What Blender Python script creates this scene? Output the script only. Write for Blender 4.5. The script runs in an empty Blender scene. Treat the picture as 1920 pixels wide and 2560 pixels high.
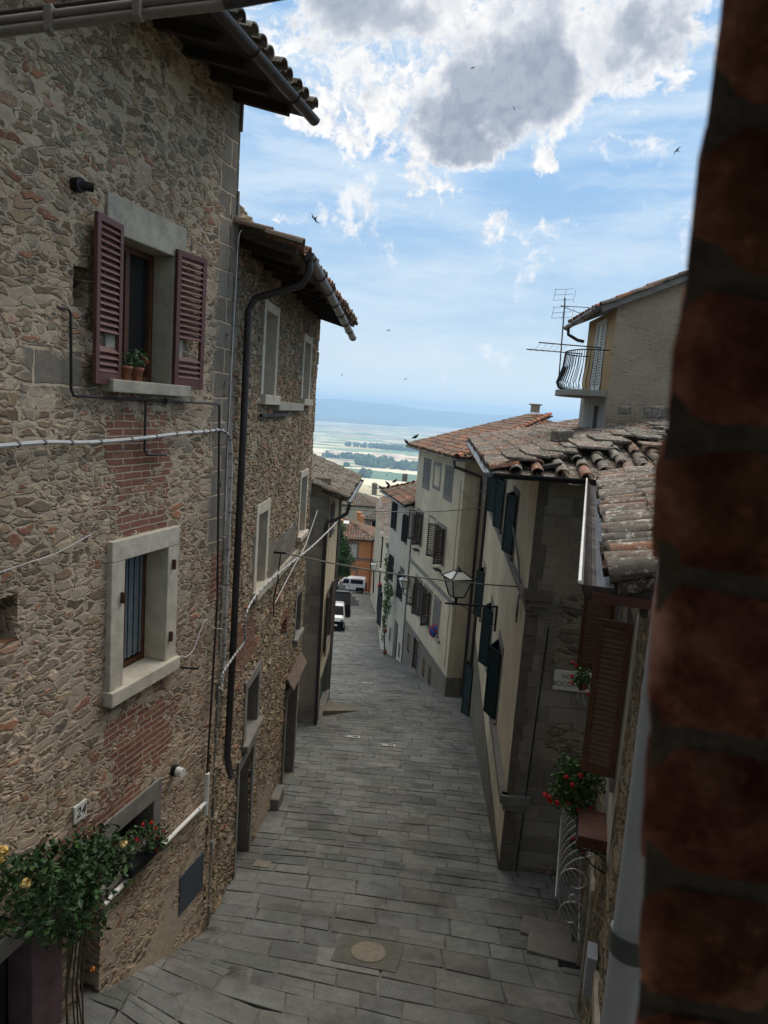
import bpy, math, random
import numpy as np
from mathutils import Vector, Matrix, noise as mnoise
R_=math.radians
random.seed(7); rng=np.random.default_rng(7)
S=bpy.context.scene
# ---------------------------------------------------------------- camera
F_PX=1772.; PITCH=R_(8.2); ROLL=R_(4.2)
_c,_s=math.cos(ROLL),math.sin(ROLL); _cp,_sp=math.cos(PITCH),math.sin(PITCH)
cam=bpy.data.objects.new('camera',bpy.data.cameras.new('camera')); S.collection.objects.link(cam)
X=Vector((_c,_s*_sp,_s*_cp)); Y=Vector((-_s,_c*_sp,_c*_cp)); Z=Vector((0,-_cp,_sp))
cam.matrix_world=Matrix(((X.x,Y.x,Z.x,0),(X.y,Y.y,Z.y,0),(X.z,Y.z,Z.z,0),(0,0,0,1)))
cam.data.sensor_fit='HORIZONTAL'; cam.data.sensor_width=36; cam.data.lens=36*F_PX/1920
cam.data.clip_start=.05; cam.data.clip_end=90000
cam.data.dof.use_dof=True; cam.data.dof.focus_distance=11; cam.data.dof.aperture_fstop=9.5
S.camera=cam
S.view_settings.view_transform='Standard'; S.view_settings.look='None'; S.view_settings.gamma=1
S.view_settings.exposure=1.85; SKY_STR=.36
S.cycles.volume_bounces=1
# ---------------------------------------------------------------- node helper
class NT:
    def __init__(s,nt): s.nt=nt; s.n=nt.nodes; s.l=nt.links; s.n.clear()
    def set(s,sock,v):
        if isinstance(v,bpy.types.NodeSocket): s.l.new(v,sock)
        elif v is not None:
            try: sock.default_value=v
            except Exception:
                sock.default_value=(*v,1) if len(v)==3 else v
    def new(s,t,ins={},**kw):
        nd=s.n.new('ShaderNode'+t)
        for k,v in kw.items(): setattr(nd,k,v)
        for k,v in ins.items(): s.set(nd.inputs[k],v)
        return nd
    def m(s,op,a,b=None,c=None,clamp=False):
        nd=s.new('Math',operation=op,use_clamp=clamp); s.set(nd.inputs[0],a)
        if b is not None: s.set(nd.inputs[1],b)
        if c is not None: s.set(nd.inputs[2],c)
        return nd.outputs[0]
    def vm(s,op,a,b=None,sc=None,out=0):
        nd=s.new('VectorMath',operation=op); s.set(nd.inputs[0],a)
        if b is not None: s.set(nd.inputs[1],b)
        if sc is not None: s.set(nd.inputs['Scale'],sc)
        return nd.outputs[out]
    def mr(s,v,a,b,c=0.,d=1.,smooth=True):
        nd=s.new('MapRange',{0:v,1:a,2:b,3:c,4:d}); nd.interpolation_type='SMOOTHSTEP' if smooth else 'LINEAR'
        return nd.outputs[0]
    def mix(s,f,a,b,bt='MIX'):
        nd=s.new('Mix',data_type='RGBA',blend_type=bt); s.set(nd.inputs[0],f); s.set(nd.inputs[6],a); s.set(nd.inputs[7],b); return nd.outputs[2]
    def noise(s,vec,sc,det=4,rough=.55,dist=0,col=False,dim='3D'):
        nd=s.new('TexNoise',{'Scale':sc,'Detail':det,'Roughness':rough,'Distortion':dist},noise_dimensions=dim)
        if vec is not None: s.set(nd.inputs['Vector'],vec)
        return nd.outputs['Color' if col else 0]
    def ramp(s,f,stops,interp='LINEAR'):
        nd=s.new('ValToRGB'); cr=nd.color_ramp; cr.interpolation=interp
        while len(cr.elements)<len(stops): cr.elements.new(.5)
        for e,(p,c) in zip(cr.elements,stops): e.position=p; e.color=(*c,1) if len(c)==3 else c
        s.set(nd.inputs[0],f); return nd.outputs[0]
    def mp(s,vec,sc=(1,1,1),loc=(0,0,0),rot=(0,0,0)):
        return s.new('Mapping',{'Vector':vec,'Scale':sc,'Location':loc,'Rotation':rot}).outputs[0]
# ---------------------------------------------------------------- pixel helpers (photo 1920x2560 -> world)
def ray(px,py):
    u=(px-960)/F_PX; v=-(py-1280)/F_PX
    x=u*_c-v*_s; y=u*_s+v*_c
    return Vector((x,_cp+y*_sp,-_sp+y*_cp))
def at(px,py,y):
    d=ray(px,py); return d*(y/d.y)
# ---------------------------------------------------------------- sky
SUN_EL,SUN_AZ=R_(62),R_(28)     # ahead and right, veiled by the clouds
w=bpy.data.worlds.new('World'); S.world=w; w.use_nodes=True
t=NT(w.node_tree)
dirv=t.new('TexCoord').outputs['Generated']
sky=t.new('TexSky',sky_type='NISHITA',sun_disc=False,sun_elevation=SUN_EL,sun_rotation=SUN_AZ,air_density=1.0,dust_density=1.6,ozone_density=1.6).outputs[0]
dwb=t.vm('NORMALIZE',t.vm('ADD',dirv,t.vm('SCALE',t.vm('SUBTRACT',t.noise(dirv,11,5,.62,col=True),(.5,.5,.5)),sc=.16)))
def blob(px,py,r,amp):
    d=ray(px,py).normalized(); sg=r/F_PX
    dot=t.vm('DOT_PRODUCT',dwb,tuple(d),out=1)
    e=t.m('EXPONENT',t.m('DIVIDE',t.m('SUBTRACT',dot,1.),sg*sg))
    return t.m('MULTIPLY',e,amp)
def addall(L):
    r=L[0]
    for q in L[1:]: r=t.m('ADD',r,q)
    return r
warp=t.vm('SCALE',t.vm('SUBTRACT',t.noise(dirv,8,5,.6,col=True),(.5,.5,.5)),sc=.12)
dw=t.vm('ADD',dirv,warp)
n1=t.noise(dw,7.5,4,.55); n2=t.noise(dw,19,6,.62); n3=t.noise(dw,55,6,.68)
c_=lambda n,k:t.m('MULTIPLY',t.m('SUBTRACT',n,.5),k)
fb=addall([c_(n1,2.6),c_(n2,2.3),c_(n3,1.3)])
sep=t.new('SeparateXYZ',{0:dirv}); el=sep.outputs[2]
high=t.mr(el,.46,.66,0.,.62)                       # cloud cover gets denser overhead
dark=addall([blob(1260,230,73,.95),blob(1130,290,59,.8),blob(1370,175,49,.6),blob(1170,365,35,.55),blob(1640,60,66,.85),blob(830,0,77,.85),blob(1010,10,42,.5),blob(900,235,28,.40),blob(1330,-20,62,.5)])
lite=addall([blob(915,225,72,.75),blob(860,290,34,.5),blob(690,200,59,.85),blob(640,60,93,.9),blob(750,270,30,.6),blob(830,40,110,.5),blob(1060,110,76,.85),blob(1450,230,51,.7),blob(1690,170,63,.8),blob(1500,70,85,.75),blob(1270,110,93,.7),blob(1290,320,76,.55),blob(1120,350,76,.45),
  blob(1065,445,28,1.0),blob(1118,472,22,.8),blob(1200,578,32,.9),blob(1278,568,26,.85),blob(640,520,39,.66),blob(1350,375,30,.75),blob(860,345,27,.72),blob(1075,745,28,.60),
  blob(965,150,38,-.6),blob(800,150,42,-.25),blob(1560,300,68,-.5)])
M_=t.m('MINIMUM',t.m('ADD',lite,t.m('MULTIPLY',dark,.5)),.95)
dens=t.m('ADD',t.m('SUBTRACT',t.m('ADD',M_,high),.56),t.m('MULTIPLY',fb,t.mr(t.m('ADD',M_,high),.02,.35,.25,1.)))
D=t.mr(t.m('ADD',t.m('ADD',dark,high),t.m('MULTIPLY',fb,.50)),.16,.86)
op=t.m('MAXIMUM',t.mr(dens,-.10,.42),t.mr(t.m('ADD',t.m('ADD',dark,high),t.m('MULTIPLY',fb,.50)),.10,.45))
thick=t.m('MULTIPLY',D,t.mr(dark,.1,.9,.62,1.))
lump=t.mr(t.m('ADD',c_(n2,1.),c_(n3,1.4)),-.20,.20)
cc=t.ramp(thick,[(0,(.84,.82,.79)),(.22,(.74,.735,.73)),(.5,(.56,.575,.61)),(.8,(.43,.46,.51)),(1,(.34,.38,.44))])
cc=t.mix(t.m('MULTIPLY',t.m('SUBTRACT',1.,lump),.62),cc,t.mix(1.,cc,(.62,.66,.74,1),'MULTIPLY'))
lo=t.noise(t.mp(t.vm('ADD',dirv,t.vm('SCALE',warp,sc=.35)),(1.3,1.3,8.)),2.6,8,.66)
cir=t.m('MULTIPLY',t.mr(lo,.36,.70),.72)
cir=t.m('MULTIPLY',cir,t.mr(el,.0,.10))
skyb=t.vm('SCALE',sky,sc=.056)
blue=t.mix(t.mr(el,.02,.34),(.53,.67,.78,1),(.26,.47,.74,1))   # air colour by height, blended with the physical sky
base=t.mix(.22,blue,skyb)
base=t.mix(cir,base,(.60,.69,.76,1))
base=t.mix(t.m('MULTIPLY',t.mr(el,.13,-.01),.85),base,(.72,.775,.77,1))
colr=t.mix(op,base,cc)
bg=t.new('Background',{'Color':colr,'Strength':SKY_STR})
out=t.new('OutputWorld'); t.l.new(bg.outputs[0],out.inputs[0])
# ---------------------------------------------------------------- sun (soft: behind cloud)
sd=bpy.data.lights.new('sun','SUN'); sd.energy=1.0; sd.angle=R_(55); sd.color=(1,.93,.83)
so=bpy.data.objects.new('sun',sd); S.collection.objects.link(so)
sv=Vector((math.sin(SUN_AZ)*math.cos(SUN_EL),math.cos(SUN_AZ)*math.cos(SUN_EL),math.sin(SUN_EL)))
so.rotation_euler=(-sv).to_track_quat('-Z','Y').to_euler()
# ================================================================= object helpers
C=S.collection; WM={}
def _link(o,parent,M):
    C.objects.link(o)
    if parent is not None:
        o.parent=parent; o.matrix_parent_inverse=WM[parent.name].inverted()
    o.matrix_basis=M; WM[o.name]=M.copy()
def tag(o,label=None,cat=None,group=None,kind=None):
    if label: o['label']=label
    if cat: o['category']=cat
    if group: o['group']=group
    if kind: o['kind']=kind
    return o
def thing(name,loc,label,cat,group=None):
    o=bpy.data.objects.new(name,None); o.empty_display_size=.2
    _link(o,None,Matrix.Translation(Vector(loc))); return tag(o,label,cat,group)
ROTC={}
class MB:
    def __init__(s,M=None): s.v=[];s.f=[];s.c=[];s.M=M;s.col=(1,1,1);s.sm=[]
    def add(s,vs,fs,smooth=False):
        b=len(s.v)
        for p in vs:
            p=Vector(p); s.v.append(s.M@p if s.M else p); s.c.append(s.col)
        for f in fs: s.f.append([b+i for i in f]); s.sm.append(smooth)
        return s
    def box(s,a,b):
        x0,y0,z0=a;x1,y1,z1=b
        return s.add([(x0,y0,z0),(x1,y0,z0),(x1,y1,z0),(x0,y1,z0),(x0,y0,z1),(x1,y0,z1),(x1,y1,z1),(x0,y1,z1)],
          [(0,3,2,1),(4,5,6,7),(0,1,5,4),(1,2,6,5),(2,3,7,6),(3,0,4,7)])
    def obox(s,c,ax,h):
        c=Vector(c); ax=[Vector(a).normalized() for a in ax]; vs=[]
        for sz in(-1,1):
            for sx,sy in((-1,-1),(1,-1),(1,1),(-1,1)): vs.append(c+ax[0]*h[0]*sx+ax[1]*h[1]*sy+ax[2]*h[2]*sz)
        return s.add(vs,[(0,3,2,1),(4,5,6,7),(0,1,5,4),(1,2,6,5),(2,3,7,6),(3,0,4,7)])
    def bar(s,p,q,wd,hd=None,up=(0,0,1)):
        p=Vector(p);q=Vector(q);d=(q-p); L=d.length; d.normalize(); up=Vector(up)
        if abs(d.dot(up))>.97: up=Vector((0,1,0))
        sdv=d.cross(up).normalized(); u2=sdv.cross(d)
        return s.obox((p+q)/2,(d,sdv,u2),(L/2,wd/2,(hd or wd)/2))
    def tube(s,pts,r,n=8,cap=True):
        pts=[Vector(p) for p in pts]; rs=r if isinstance(r,(list,tuple)) else [r]*len(pts)
        vs=[];fs=[]; ref=None
        for i,p in enumerate(pts):
            d=(pts[min(i+1,len(pts)-1)]-pts[max(i-1,0)]).normalized()
            if ref is None: ref=Vector((0,0,1)) if abs(d.z)<.9 else Vector((0,1,0))
            a=d.cross(ref).normalized(); b=a.cross(d).normalized(); ref=b
            for k in range(n):
                th=2*math.pi*k/n; vs.append(p+a*math.cos(th)*rs[i]+b*math.sin(th)*rs[i])
        for i in range(len(pts)-1):
            for k in range(n): fs.append((i*n+k,i*n+(k+1)%n,(i+1)*n+(k+1)%n,(i+1)*n+k))
        s.add(vs,fs,True)
        if cap: s.add([vs[k] for k in range(n)],[tuple(range(n))]); s.add(vs[-n:],[tuple(reversed(range(n)))])
        return s
    def lathe(s,c,prof,n=16,ax=(0,0,1)):
        c=Vector(c); q=Vector((0,0,1)).rotation_difference(Vector(ax)); vs=[];fs=[]
        for r,z in prof:
            for k in range(n):
                a=2*math.pi*k/n; vs.append(c+q@Vector((r*math.cos(a),r*math.sin(a),z)))
        for i in range(len(prof)-1):
            for k in range(n): fs.append((i*n+k,i*n+(k+1)%n,(i+1)*n+(k+1)%n,(i+1)*n+k))
        fs.append(tuple(reversed(range(n)))); fs.append(tuple(range((len(prof)-1)*n,len(prof)*n)))
        return s.add(vs,fs,True)
    def build(s,name,mat,parent=None,frame=None,bevel=0,smooth_angle=None):
        me=bpy.data.meshes.new(name); M=frame or (Matrix.Translation(WM[parent.name].translation) if parent is not None else Matrix.Identity(4))
        if frame is None and parent is None and s.v:
            mn=Vector((min(p.x for p in s.v),min(p.y for p in s.v),min(p.z for p in s.v))); mx=Vector((max(p.x for p in s.v),max(p.y for p in s.v),0))
            M=Matrix.Translation(Vector(((mn.x+mx.x)/2,(mn.y+mx.y)/2,mn.z)))
        Mi=M.inverted() if frame is None else Matrix.Identity(4)
        me.from_pydata([tuple(Mi@p) for p in s.v],[],s.f)
        me.polygons.foreach_set('use_smooth',s.sm)
        if any(c!=(1,1,1) for c in s.c):
            a=me.color_attributes.new('Col','FLOAT_COLOR','POINT'); a.data.foreach_set('color',np.array([(*c,1) for c in s.c],dtype=np.float32).ravel())
        me.materials.append(mat); me.update()
        o=bpy.data.objects.new(name,me); _link(o,parent,M)
        if bevel:
            b=o.modifiers.new('b','BEVEL'); b.width=bevel; b.segments=2; b.limit_method='ANGLE'
        return o
class Wall:
    """vertical wall plane; side=+1: street lies on +n (left row), -1: right row"""
    def __init__(s,A,az,side):
        s.A=Vector((A[0],A[1],0)); a=R_(az); s.u=Vector((math.sin(a),math.cos(a),0)); s.n=Vector((s.u.y,-s.u.x,0)); s.side=side; s.o=s.n*side
        y=Vector((0,0,1)).cross(s.u)
        s.M=Matrix(((s.u.x,y.x,0,s.A.x),(s.u.y,y.y,0,s.A.y),(0,0,1,0),(0,0,0,1)))
    def P(s,a,z,o=0): return s.A+s.u*a+s.o*o+Vector((0,0,z))
    def bx(s,mb,s0,s1,z0,z1,o0,o1):
        mb.obox(s.P((s0+s1)/2,(z0+z1)/2,(o0+o1)/2),(s.u,s.o,(0,0,1)),(abs(s1-s0)/2,abs(o1-o0)/2,abs(z1-z0)/2)); return mb
def gz(y):
    K=[(-20,-2.2),(0,-5.0),(5,-6.02),(10,-7.03),(20,-9.06),(24,-9.88),(30,-11.1),(37,-12.7),(50,-15.3),(90,-23.4),(130,-32)]
    for (a,b),(c,d) in zip(K,K[1:]):
        if y<=c: return b+(d-b)*(y-a)/(c-a)
    return K[-1][1]-(y-130)*.22
# ================================================================= materials
MATS={}
def newmat(name):
    m=bpy.data.materials.new(name); m.use_nodes=True; t=NT(m.node_tree); MATS[name]=m
    return m,t
def fin(t,m,col,rough=.8,height=None,dist=.01,disp=None,metal=0,spec=.4,bs=1.0,nrm=None,**kw):
    p=t.new('BsdfPrincipled'); t.set(p.inputs['Base Color'],col); t.set(p.inputs['Roughness'],rough); t.set(p.inputs['Metallic'],metal); t.set(p.inputs['Specular IOR Level'],spec)
    for k,v in kw.items(): t.set(p.inputs[k],v)
    if height is not None:
        b=t.new('Bump',{'Strength':bs,'Distance':dist,'Height':height}); t.l.new(b.outputs[0],p.inputs['Normal'])
    o=t.new('OutputMaterial'); t.l.new(p.outputs[0],o.inputs[0])
    if disp is not None:
        d=t.new('Displacement',{'Height':disp[0],'Midlevel':disp[1],'Scale':disp[2]}); t.l.new(d.outputs[0],o.inputs['Displacement'])
        m.displacement_method='BOTH'
    return m
def simple(name,col,rough=.6,metal=0,var=.25,nsc=6,bump=.003,bsc=60,spec=.4,attr=False,**kw):
    m,t=newmat(name); oc=t.new('TexCoord').outputs['Object']
    n=t.noise(oc,nsc,6,.65); n2=t.noise(oc,bsc,5,.6)
    f=t.m('ADD',t.m('MULTIPLY',n,.7),t.m('MULTIPLY',n2,.3))
    lo=tuple(c*(1-var) for c in col); hi=tuple(min(1,c*(1+var)) for c in col)
    c=t.mix(t.mr(f,.3,.7),(*lo,1),(*hi,1))
    if attr:
        a=t.new('Attribute',attribute_name='Col').outputs['Color']; c=t.mix(1.,c,a,'MULTIPLY')
    return fin(t,m,c,t.mr(n,.3,.7,max(0,rough-.08),min(1,rough+.08)),n2,bump,metal=metal,spec=spec,**kw)
def rubble(name,sc=(3.4,6.2),mortar=(.40,.355,.285),stones=None,brickcol=((.30,.115,.07),(.42,.19,.12)),disp=.05,mort=.10,tint=(1,1,1),rand=1.0,edge=.16,attr=True,small=.5,soft=.10,keepr=(.12,.30)):
    """rubble masonry in wall coordinates (x along, z up); attribute mask: R brickwork, G dressed blocks, B smeared render"""
    m,t=newmat(name); oc=t.new('TexCoord').outputs['Object']; sp=t.new('SeparateXYZ',{0:oc})
    x,z,yy=sp.outputs[0],sp.outputs[2],sp.outputs[1]
    xy=t.new('CombineXYZ',{0:t.m('ADD',x,t.m('MULTIPLY',yy,.7)),1:z}).outputs[0]
    wrp=t.vm('SCALE',t.vm('SUBTRACT',t.noise(xy,2.6,3,.6,col=True),(.5,.5,.5)),sc=.20)
    wr2=t.vm('SCALE',t.vm('SUBTRACT',t.noise(xy,15,3,.55,col=True),(.5,.5,.5)),sc=.030)
    p=t.vm('ADD',t.vm('ADD',xy,wrp),wr2)
    def vor(scx,scz,off):
        q=t.mp(p,(scx,scz,1),(off,off*1.7,0))
        a=t.new('TexVoronoi',{'Vector':q,'Scale':1.,'Randomness':rand},voronoi_dimensions='2D',feature='F1')
        e=t.new('TexVoronoi',{'Vector':q,'Scale':1.,'Randomness':rand},voronoi_dimensions='2D',feature='DISTANCE_TO_EDGE')
        return a.outputs['Color'],e.outputs['Distance']
    ca,ea=vor(sc[0],sc[1],0); cb,eb=vor(sc[0]*1.9,sc[1]*1.75,5.3)
    sel=t.mr(t.noise(xy,1.9,2,.5),.5-.12*(small*2-1)-.03,.5-.12*(small*2-1)+.03,0,1)
    cc=t.mix(sel,ca,cb); ed=t.m('ADD',t.m('MULTIPLY',ea,t.m('SUBTRACT',1.,sel)),t.m('MULTIPLY',eb,sel))
    cs=t.new('SeparateColor',{0:cc}); r,g,b=cs.outputs[0],cs.outputs[1],cs.outputs[2]
    fine=t.noise(xy,55,6,.68); med=t.noise(xy,13,5,.62); big=t.noise(xy,.9,4,.55)
    wid=t.m('ADD',mort,t.m('MULTIPLY',t.m('SUBTRACT',med,.5),edge*1.3))
    prof=t.mr(t.m('SUBTRACT',ed,wid),-.03,soft)
    keep=t.mr(b,*keepr)                                  # some stones drowned in mortar
    smk=t.m('MULTIPLY',prof,t.m('ADD',t.m('MULTIPLY',keep,.85),.15))
    crev=t.m('MULTIPLY',t.mr(ed,.045,.008),t.mr(med,.50,.60))
    st=stones or [(0,(.135,.125,.11)),(.16,(.21,.175,.125)),(.34,(.17,.165,.155)),(.5,(.29,.235,.15)),(.66,(.20,.155,.115)),(.80,(.335,.31,.265)),(.90,(.28,.115,.07)),(.95,(.23,.22,.205))]
    scol=t.ramp(r,st,'CONSTANT')
    scol=t.mix(1.,scol,t.ramp(t.m('ADD',t.m('MULTIPLY',g,.6),t.m('MULTIPLY',fine,.4)),[(.15,(.55,.55,.55)),(.8,(1.35,1.3,1.2))]),'MULTIPLY')
    mcol=t.mix(1.,(*mortar,1),t.ramp(t.m('ADD',t.m('MULTIPLY',med,.5),t.m('MULTIPLY',fine,.5)),[(.3,(.62,.61,.6)),(.65,(1.15,1.15,1.15))]),'MULTIPLY')
    H=t.m('SUBTRACT',t.m('MULTIPLY',smk,t.m('ADD',.45,t.m('MULTIPLY',g,.55))),t.m('MULTIPLY',crev,.5))
    scol=t.mix(t.mr(t.noise(xy,28,4,.7),.52,.66),scol,t.mix(.55,scol,(*mortar,1)))
    col=t.mix(smk,mcol,scol); col=t.mix(t.m('MULTIPLY',crev,.7),col,(.05,.042,.034,1))
    if attr:
        A=t.new('Attribute',attribute_name='mask').outputs['Color']; As=t.new('SeparateColor',{0:A})
        # brick
        q=t.vm('ADD',xy,t.vm('ADD',t.vm('SCALE',wrp,sc=.18),t.vm('SCALE',wr2,sc=.28)))
        bk=t.new('TexBrick',{'Vector':q,'Color1':(.30,.30,.30,1),'Color2':(.8,.8,.8,1),'Mortar':(0,0,0,1),'Scale':1.,'Mortar Size':.009,'Mortar Smooth':.35,'Bias':0.,'Brick Width':.27,'Row Height':.066},offset=.5)
        bf=t.m('SUBTRACT',1.,bk.outputs['Fac']); bc=t.ramp(t.m('MULTIPLY',t.m('ADD',t.new('SeparateColor',{0:bk.outputs['Color']}).outputs[0],med),.5),[(.25,tuple(v*.62 for v in brickcol[0])),(.5,brickcol[0]),(.75,brickcol[1])])
        bn=t.m('MULTIPLY',bf,t.mr(med,.26,.42)); bcol=t.mix(bn,mcol,t.mix(1.,bc,t.ramp(fine,[(.25,(.65,.65,.65)),(.75,(1.2,1.2,1.2))]),'MULTIPLY'))
        msk=t.mr(t.m('ADD',As.outputs[0],t.m('MULTIPLY',t.m('SUBTRACT',t.noise(xy,5,3,.6),.5),1.4)),.45,.55)
        col=t.mix(msk,col,bcol); H=t.m('ADD',t.m('MULTIPLY',H,t.m('SUBTRACT',1.,msk)),t.m('MULTIPLY',t.m('MULTIPLY',bn,.5),msk))
        # dressed blocks
        dk=t.new('TexBrick',{'Vector':t.vm('ADD',xy,t.vm('SCALE',wrp,sc=.3)),'Color1':(.2,.2,.2,1),'Color2':(.9,.9,.9,1),'Mortar':(0,0,0,1),'Scale':1.,'Mortar Size':.014,'Mortar Smooth':.5,'Brick Width':.52,'Row Height':.27},offset=.42)
        dc=t.ramp(t.m('MULTIPLY',t.m('ADD',t.new('SeparateColor',{0:dk.outputs['Color']}).outputs[0],med),.5),[(.2,(.16,.15,.13)),(.45,(.23,.21,.175)),(.7,(.31,.29,.25))])
        df=t.m('SUBTRACT',1.,dk.outputs['Fac']); dcol=t.mix(df,mcol,t.mix(1.,dc,t.ramp(fine,[(.25,(.7,.7,.7)),(.75,(1.2,1.2,1.2))]),'MULTIPLY'))
        mk=t.mr(t.m('ADD',As.outputs[1],t.m('MULTIPLY',t.m('SUBTRACT',t.noise(xy,3,3,.6),.5),.8)),.42,.56)
        col=t.mix(mk,col,dcol); H=t.m('ADD',t.m('MULTIPLY',H,t.m('SUBTRACT',1.,mk)),t.m('MULTIPLY',t.m('MULTIPLY',df,.45),mk))
        mb_=t.mr(t.m('ADD',As.outputs[2],t.m('MULTIPLY',t.m('SUBTRACT',t.noise(xy,2.2,5,.65),.5),1.1)),.42,.58)
        pl=t.mix(1.,mcol,(.92,.93,.95,1),'MULTIPLY'); col=t.mix(mb_,col,pl); H=t.m('ADD',t.m('MULTIPLY',H,t.m('SUBTRACT',1.,mb_)),t.m('MULTIPLY',mb_,.35))
    col=t.mix(1.,col,t.ramp(big,[(.3,(.74,.73,.72)),(.7,(1.12,1.11,1.08))]),'MULTIPLY')
    col=t.mix(1.,col,(*tint,1),'MULTIPLY')
    hh=addall2(t,[t.m('MULTIPLY',H,1.),t.m('MULTIPLY',med,.28),t.m('MULTIPLY',fine,.16)])
    return fin(t,m,col,.92,hh,disp*.55,disp=(hh,.5,disp) if disp else None,spec=.2,bs=.9)
def addall2(t,L):
    r=L[0]
    for q in L[1:]: r=t.m('ADD',r,q)
    return r
def plaster(name,col,stain=(.45,.42,.38),amt=.5,low=None,bump=.004,crack=.0):
    m,t=newmat(name); oc=t.new('TexCoord').outputs['Object']
    big=t.noise(oc,.7,5,.6); st=t.noise(t.mp(oc,(5,5,.5)),1.3,6,.65); fine=t.noise(oc,45,5,.65); med=t.noise(oc,6,6,.7)
    c=t.mix(t.mr(big,.35,.7),tuple(v*.84 for v in col)+(1,),tuple(min(1,v*1.08) for v in col)+(1,))
    c=t.mix(t.m('MULTIPLY',t.mr(st,.45,.75),amt),c,tuple(a*b for a,b in zip(col,stain))+(1,))
    c=t.mix(t.m('MULTIPLY',t.mr(med,.55,.72),amt*.5),c,tuple(a*.72 for a in col)+(1,))
    c=t.mix(1.,c,t.ramp(fine,[(.3,(.9,.9,.9)),(.7,(1.07,1.07,1.07))]),'MULTIPLY')
    return fin(t,m,c,.9,t.m('ADD',t.m('MULTIPLY',med,.7),t.m('MULTIPLY',fine,.3)),bump*3,spec=.2)
M_rub1=rubble('rubble_stone_tower',tint=(.88,.855,.85),sc=(5.0,13.5),disp=.016,mort=.10,edge=.32,rand=.88,mortar=(.60,.51,.39),soft=.10,keepr=(.12,.50),small=.5,stones=[(0,(.20,.175,.135)),(.13,(.33,.25,.175)),(.28,(.25,.225,.185)),(.42,(.40,.32,.21)),(.54,(.27,.205,.14)),(.66,(.42,.36,.275)),(.77,(.26,.20,.15)),(.84,(.36,.18,.12)),(.93,(.50,.44,.345))],brickcol=((.30,.14,.10),(.40,.20,.135)))
M_rub2=rubble('rubble_stone_middle',tint=(.86,.84,.86),sc=(5.2,8.2),disp=.045,mortar=(.46,.385,.275),mort=.10,edge=.2,brickcol=((.30,.15,.10),(.38,.20,.13)),stones=[(0,(.22,.18,.125)),(.2,(.34,.27,.17)),(.4,(.27,.235,.18)),(.55,(.42,.345,.22)),(.7,(.30,.215,.15)),(.8,(.50,.45,.35)),(.92,(.38,.17,.10))])
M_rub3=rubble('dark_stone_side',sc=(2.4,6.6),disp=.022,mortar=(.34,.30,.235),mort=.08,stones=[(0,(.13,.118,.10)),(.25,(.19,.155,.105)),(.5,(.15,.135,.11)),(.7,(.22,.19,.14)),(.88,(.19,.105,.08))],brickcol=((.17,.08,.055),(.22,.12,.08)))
M_rub4=rubble('rough_brick_gable',sc=(3.4,14.),disp=.006,rand=.45,keepr=(.35,1.),soft=.3,mortar=(.36,.30,.225),mort=.10,attr=False,stones=[(0,(.31,.255,.195)),(.4,(.27,.225,.17)),(.7,(.34,.285,.21)),(.92,(.33,.19,.13))])
M_rub5=rubble('ochre_rubble',sc=(3.6,7.5),disp=.03,mortar=(.36,.32,.25),mort=.10,attr=False,stones=[(0,(.22,.18,.12)),(.3,(.15,.125,.085)),(.6,(.28,.235,.16)),(.85,(.20,.15,.10))])
M_dress=simple('dressed_sandstone',(.36,.335,.275),.88,var=.28,nsc=5,bump=.004,bsc=50,spec=.2)
M_pale=simple('pale_lime_surround',(.50,.455,.37),.88,var=.22,nsc=6,bump=.003,bsc=60,spec=.2)
M_serena=simple('grey_serena_stone',(.20,.19,.17),.85,var=.25,nsc=5,bump=.003,bsc=60,spec=.2)
M_sdark=simple('dark_serena_stone',(.135,.122,.10),.85,var=.3,nsc=5,bump=.004,bsc=50,spec=.2)
M_cream=plaster('cream_plaster',(.68,.595,.44),amt=.55)
M_beige=plaster('beige_plaster',(.62,.54,.40),amt=.6)
M_grey=plaster('greige_plaster',(.54,.50,.41),amt=.55)
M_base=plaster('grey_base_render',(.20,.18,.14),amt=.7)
M_cement=plaster('grey_cement',(.30,.285,.25),amt=.6)
M_orange=plaster('orange_plaster',(.70,.31,.13),amt=.3)
M_pink=plaster('pink_plaster',(.56,.36,.28),amt=.2)
M_ochre=plaster('ochre_plaster',(.46,.31,.15),amt=.6)
M_jamb=plaster('white_jamb_plaster',(.52,.50,.45),amt=.6)
M_brown=simple('oxblood_paint',(.11,.042,.036),.5,var=.25,bump=.001)
M_dgreen=simple('bottle_green_paint',(.006,.019,.017),.6,var=.3,bump=.001,spec=.15)
M_black=simple('blackish_shutter_paint',(.012,.013,.014),.65,var=.3,bump=.001,spec=.15)
M_dbrown=simple('dark_brown_shutter_paint',(.055,.038,.032),.5,var=.3,bump=.001)
M_greysh=simple('weathered_grey_shutter_paint',(.16,.145,.13),.7,var=.3,bump=.001)
M_whitesh=simple('white_shutter_paint',(.62,.60,.55),.6,var=.15,bump=.001)
M_oak=simple('varnished_brown_wood',(.095,.038,.018),.5,var=.35,nsc=9,bump=.002)
M_slat=simple('dull_brown_slats',(.125,.07,.048),.65,var=.3,nsc=9,bump=.002)
M_wfr=simple('dark_timber_frame',(.05,.022,.015),.5,var=.3)
M_door=simple('old_dark_door_wood',(.035,.034,.033),.7,var=.35)
M_gdoor=simple('green_door_paint',(.02,.065,.055),.55,var=.3)
M_raft=simple('blackened_rafters',(.035,.026,.020),.9,var=.4)
M_iron=simple('black_iron',(.012,.012,.013),.55,var=.3,bump=.001,metal=.3)
M_pipe=simple('dark_brown_pipe',(.028,.022,.022),.40,var=.25,bump=.0005,spec=.5)
M_gutter=simple('weathered_copper_gutter',(.055,.048,.045),.38,var=.35,bump=.0008,metal=.5)
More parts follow.
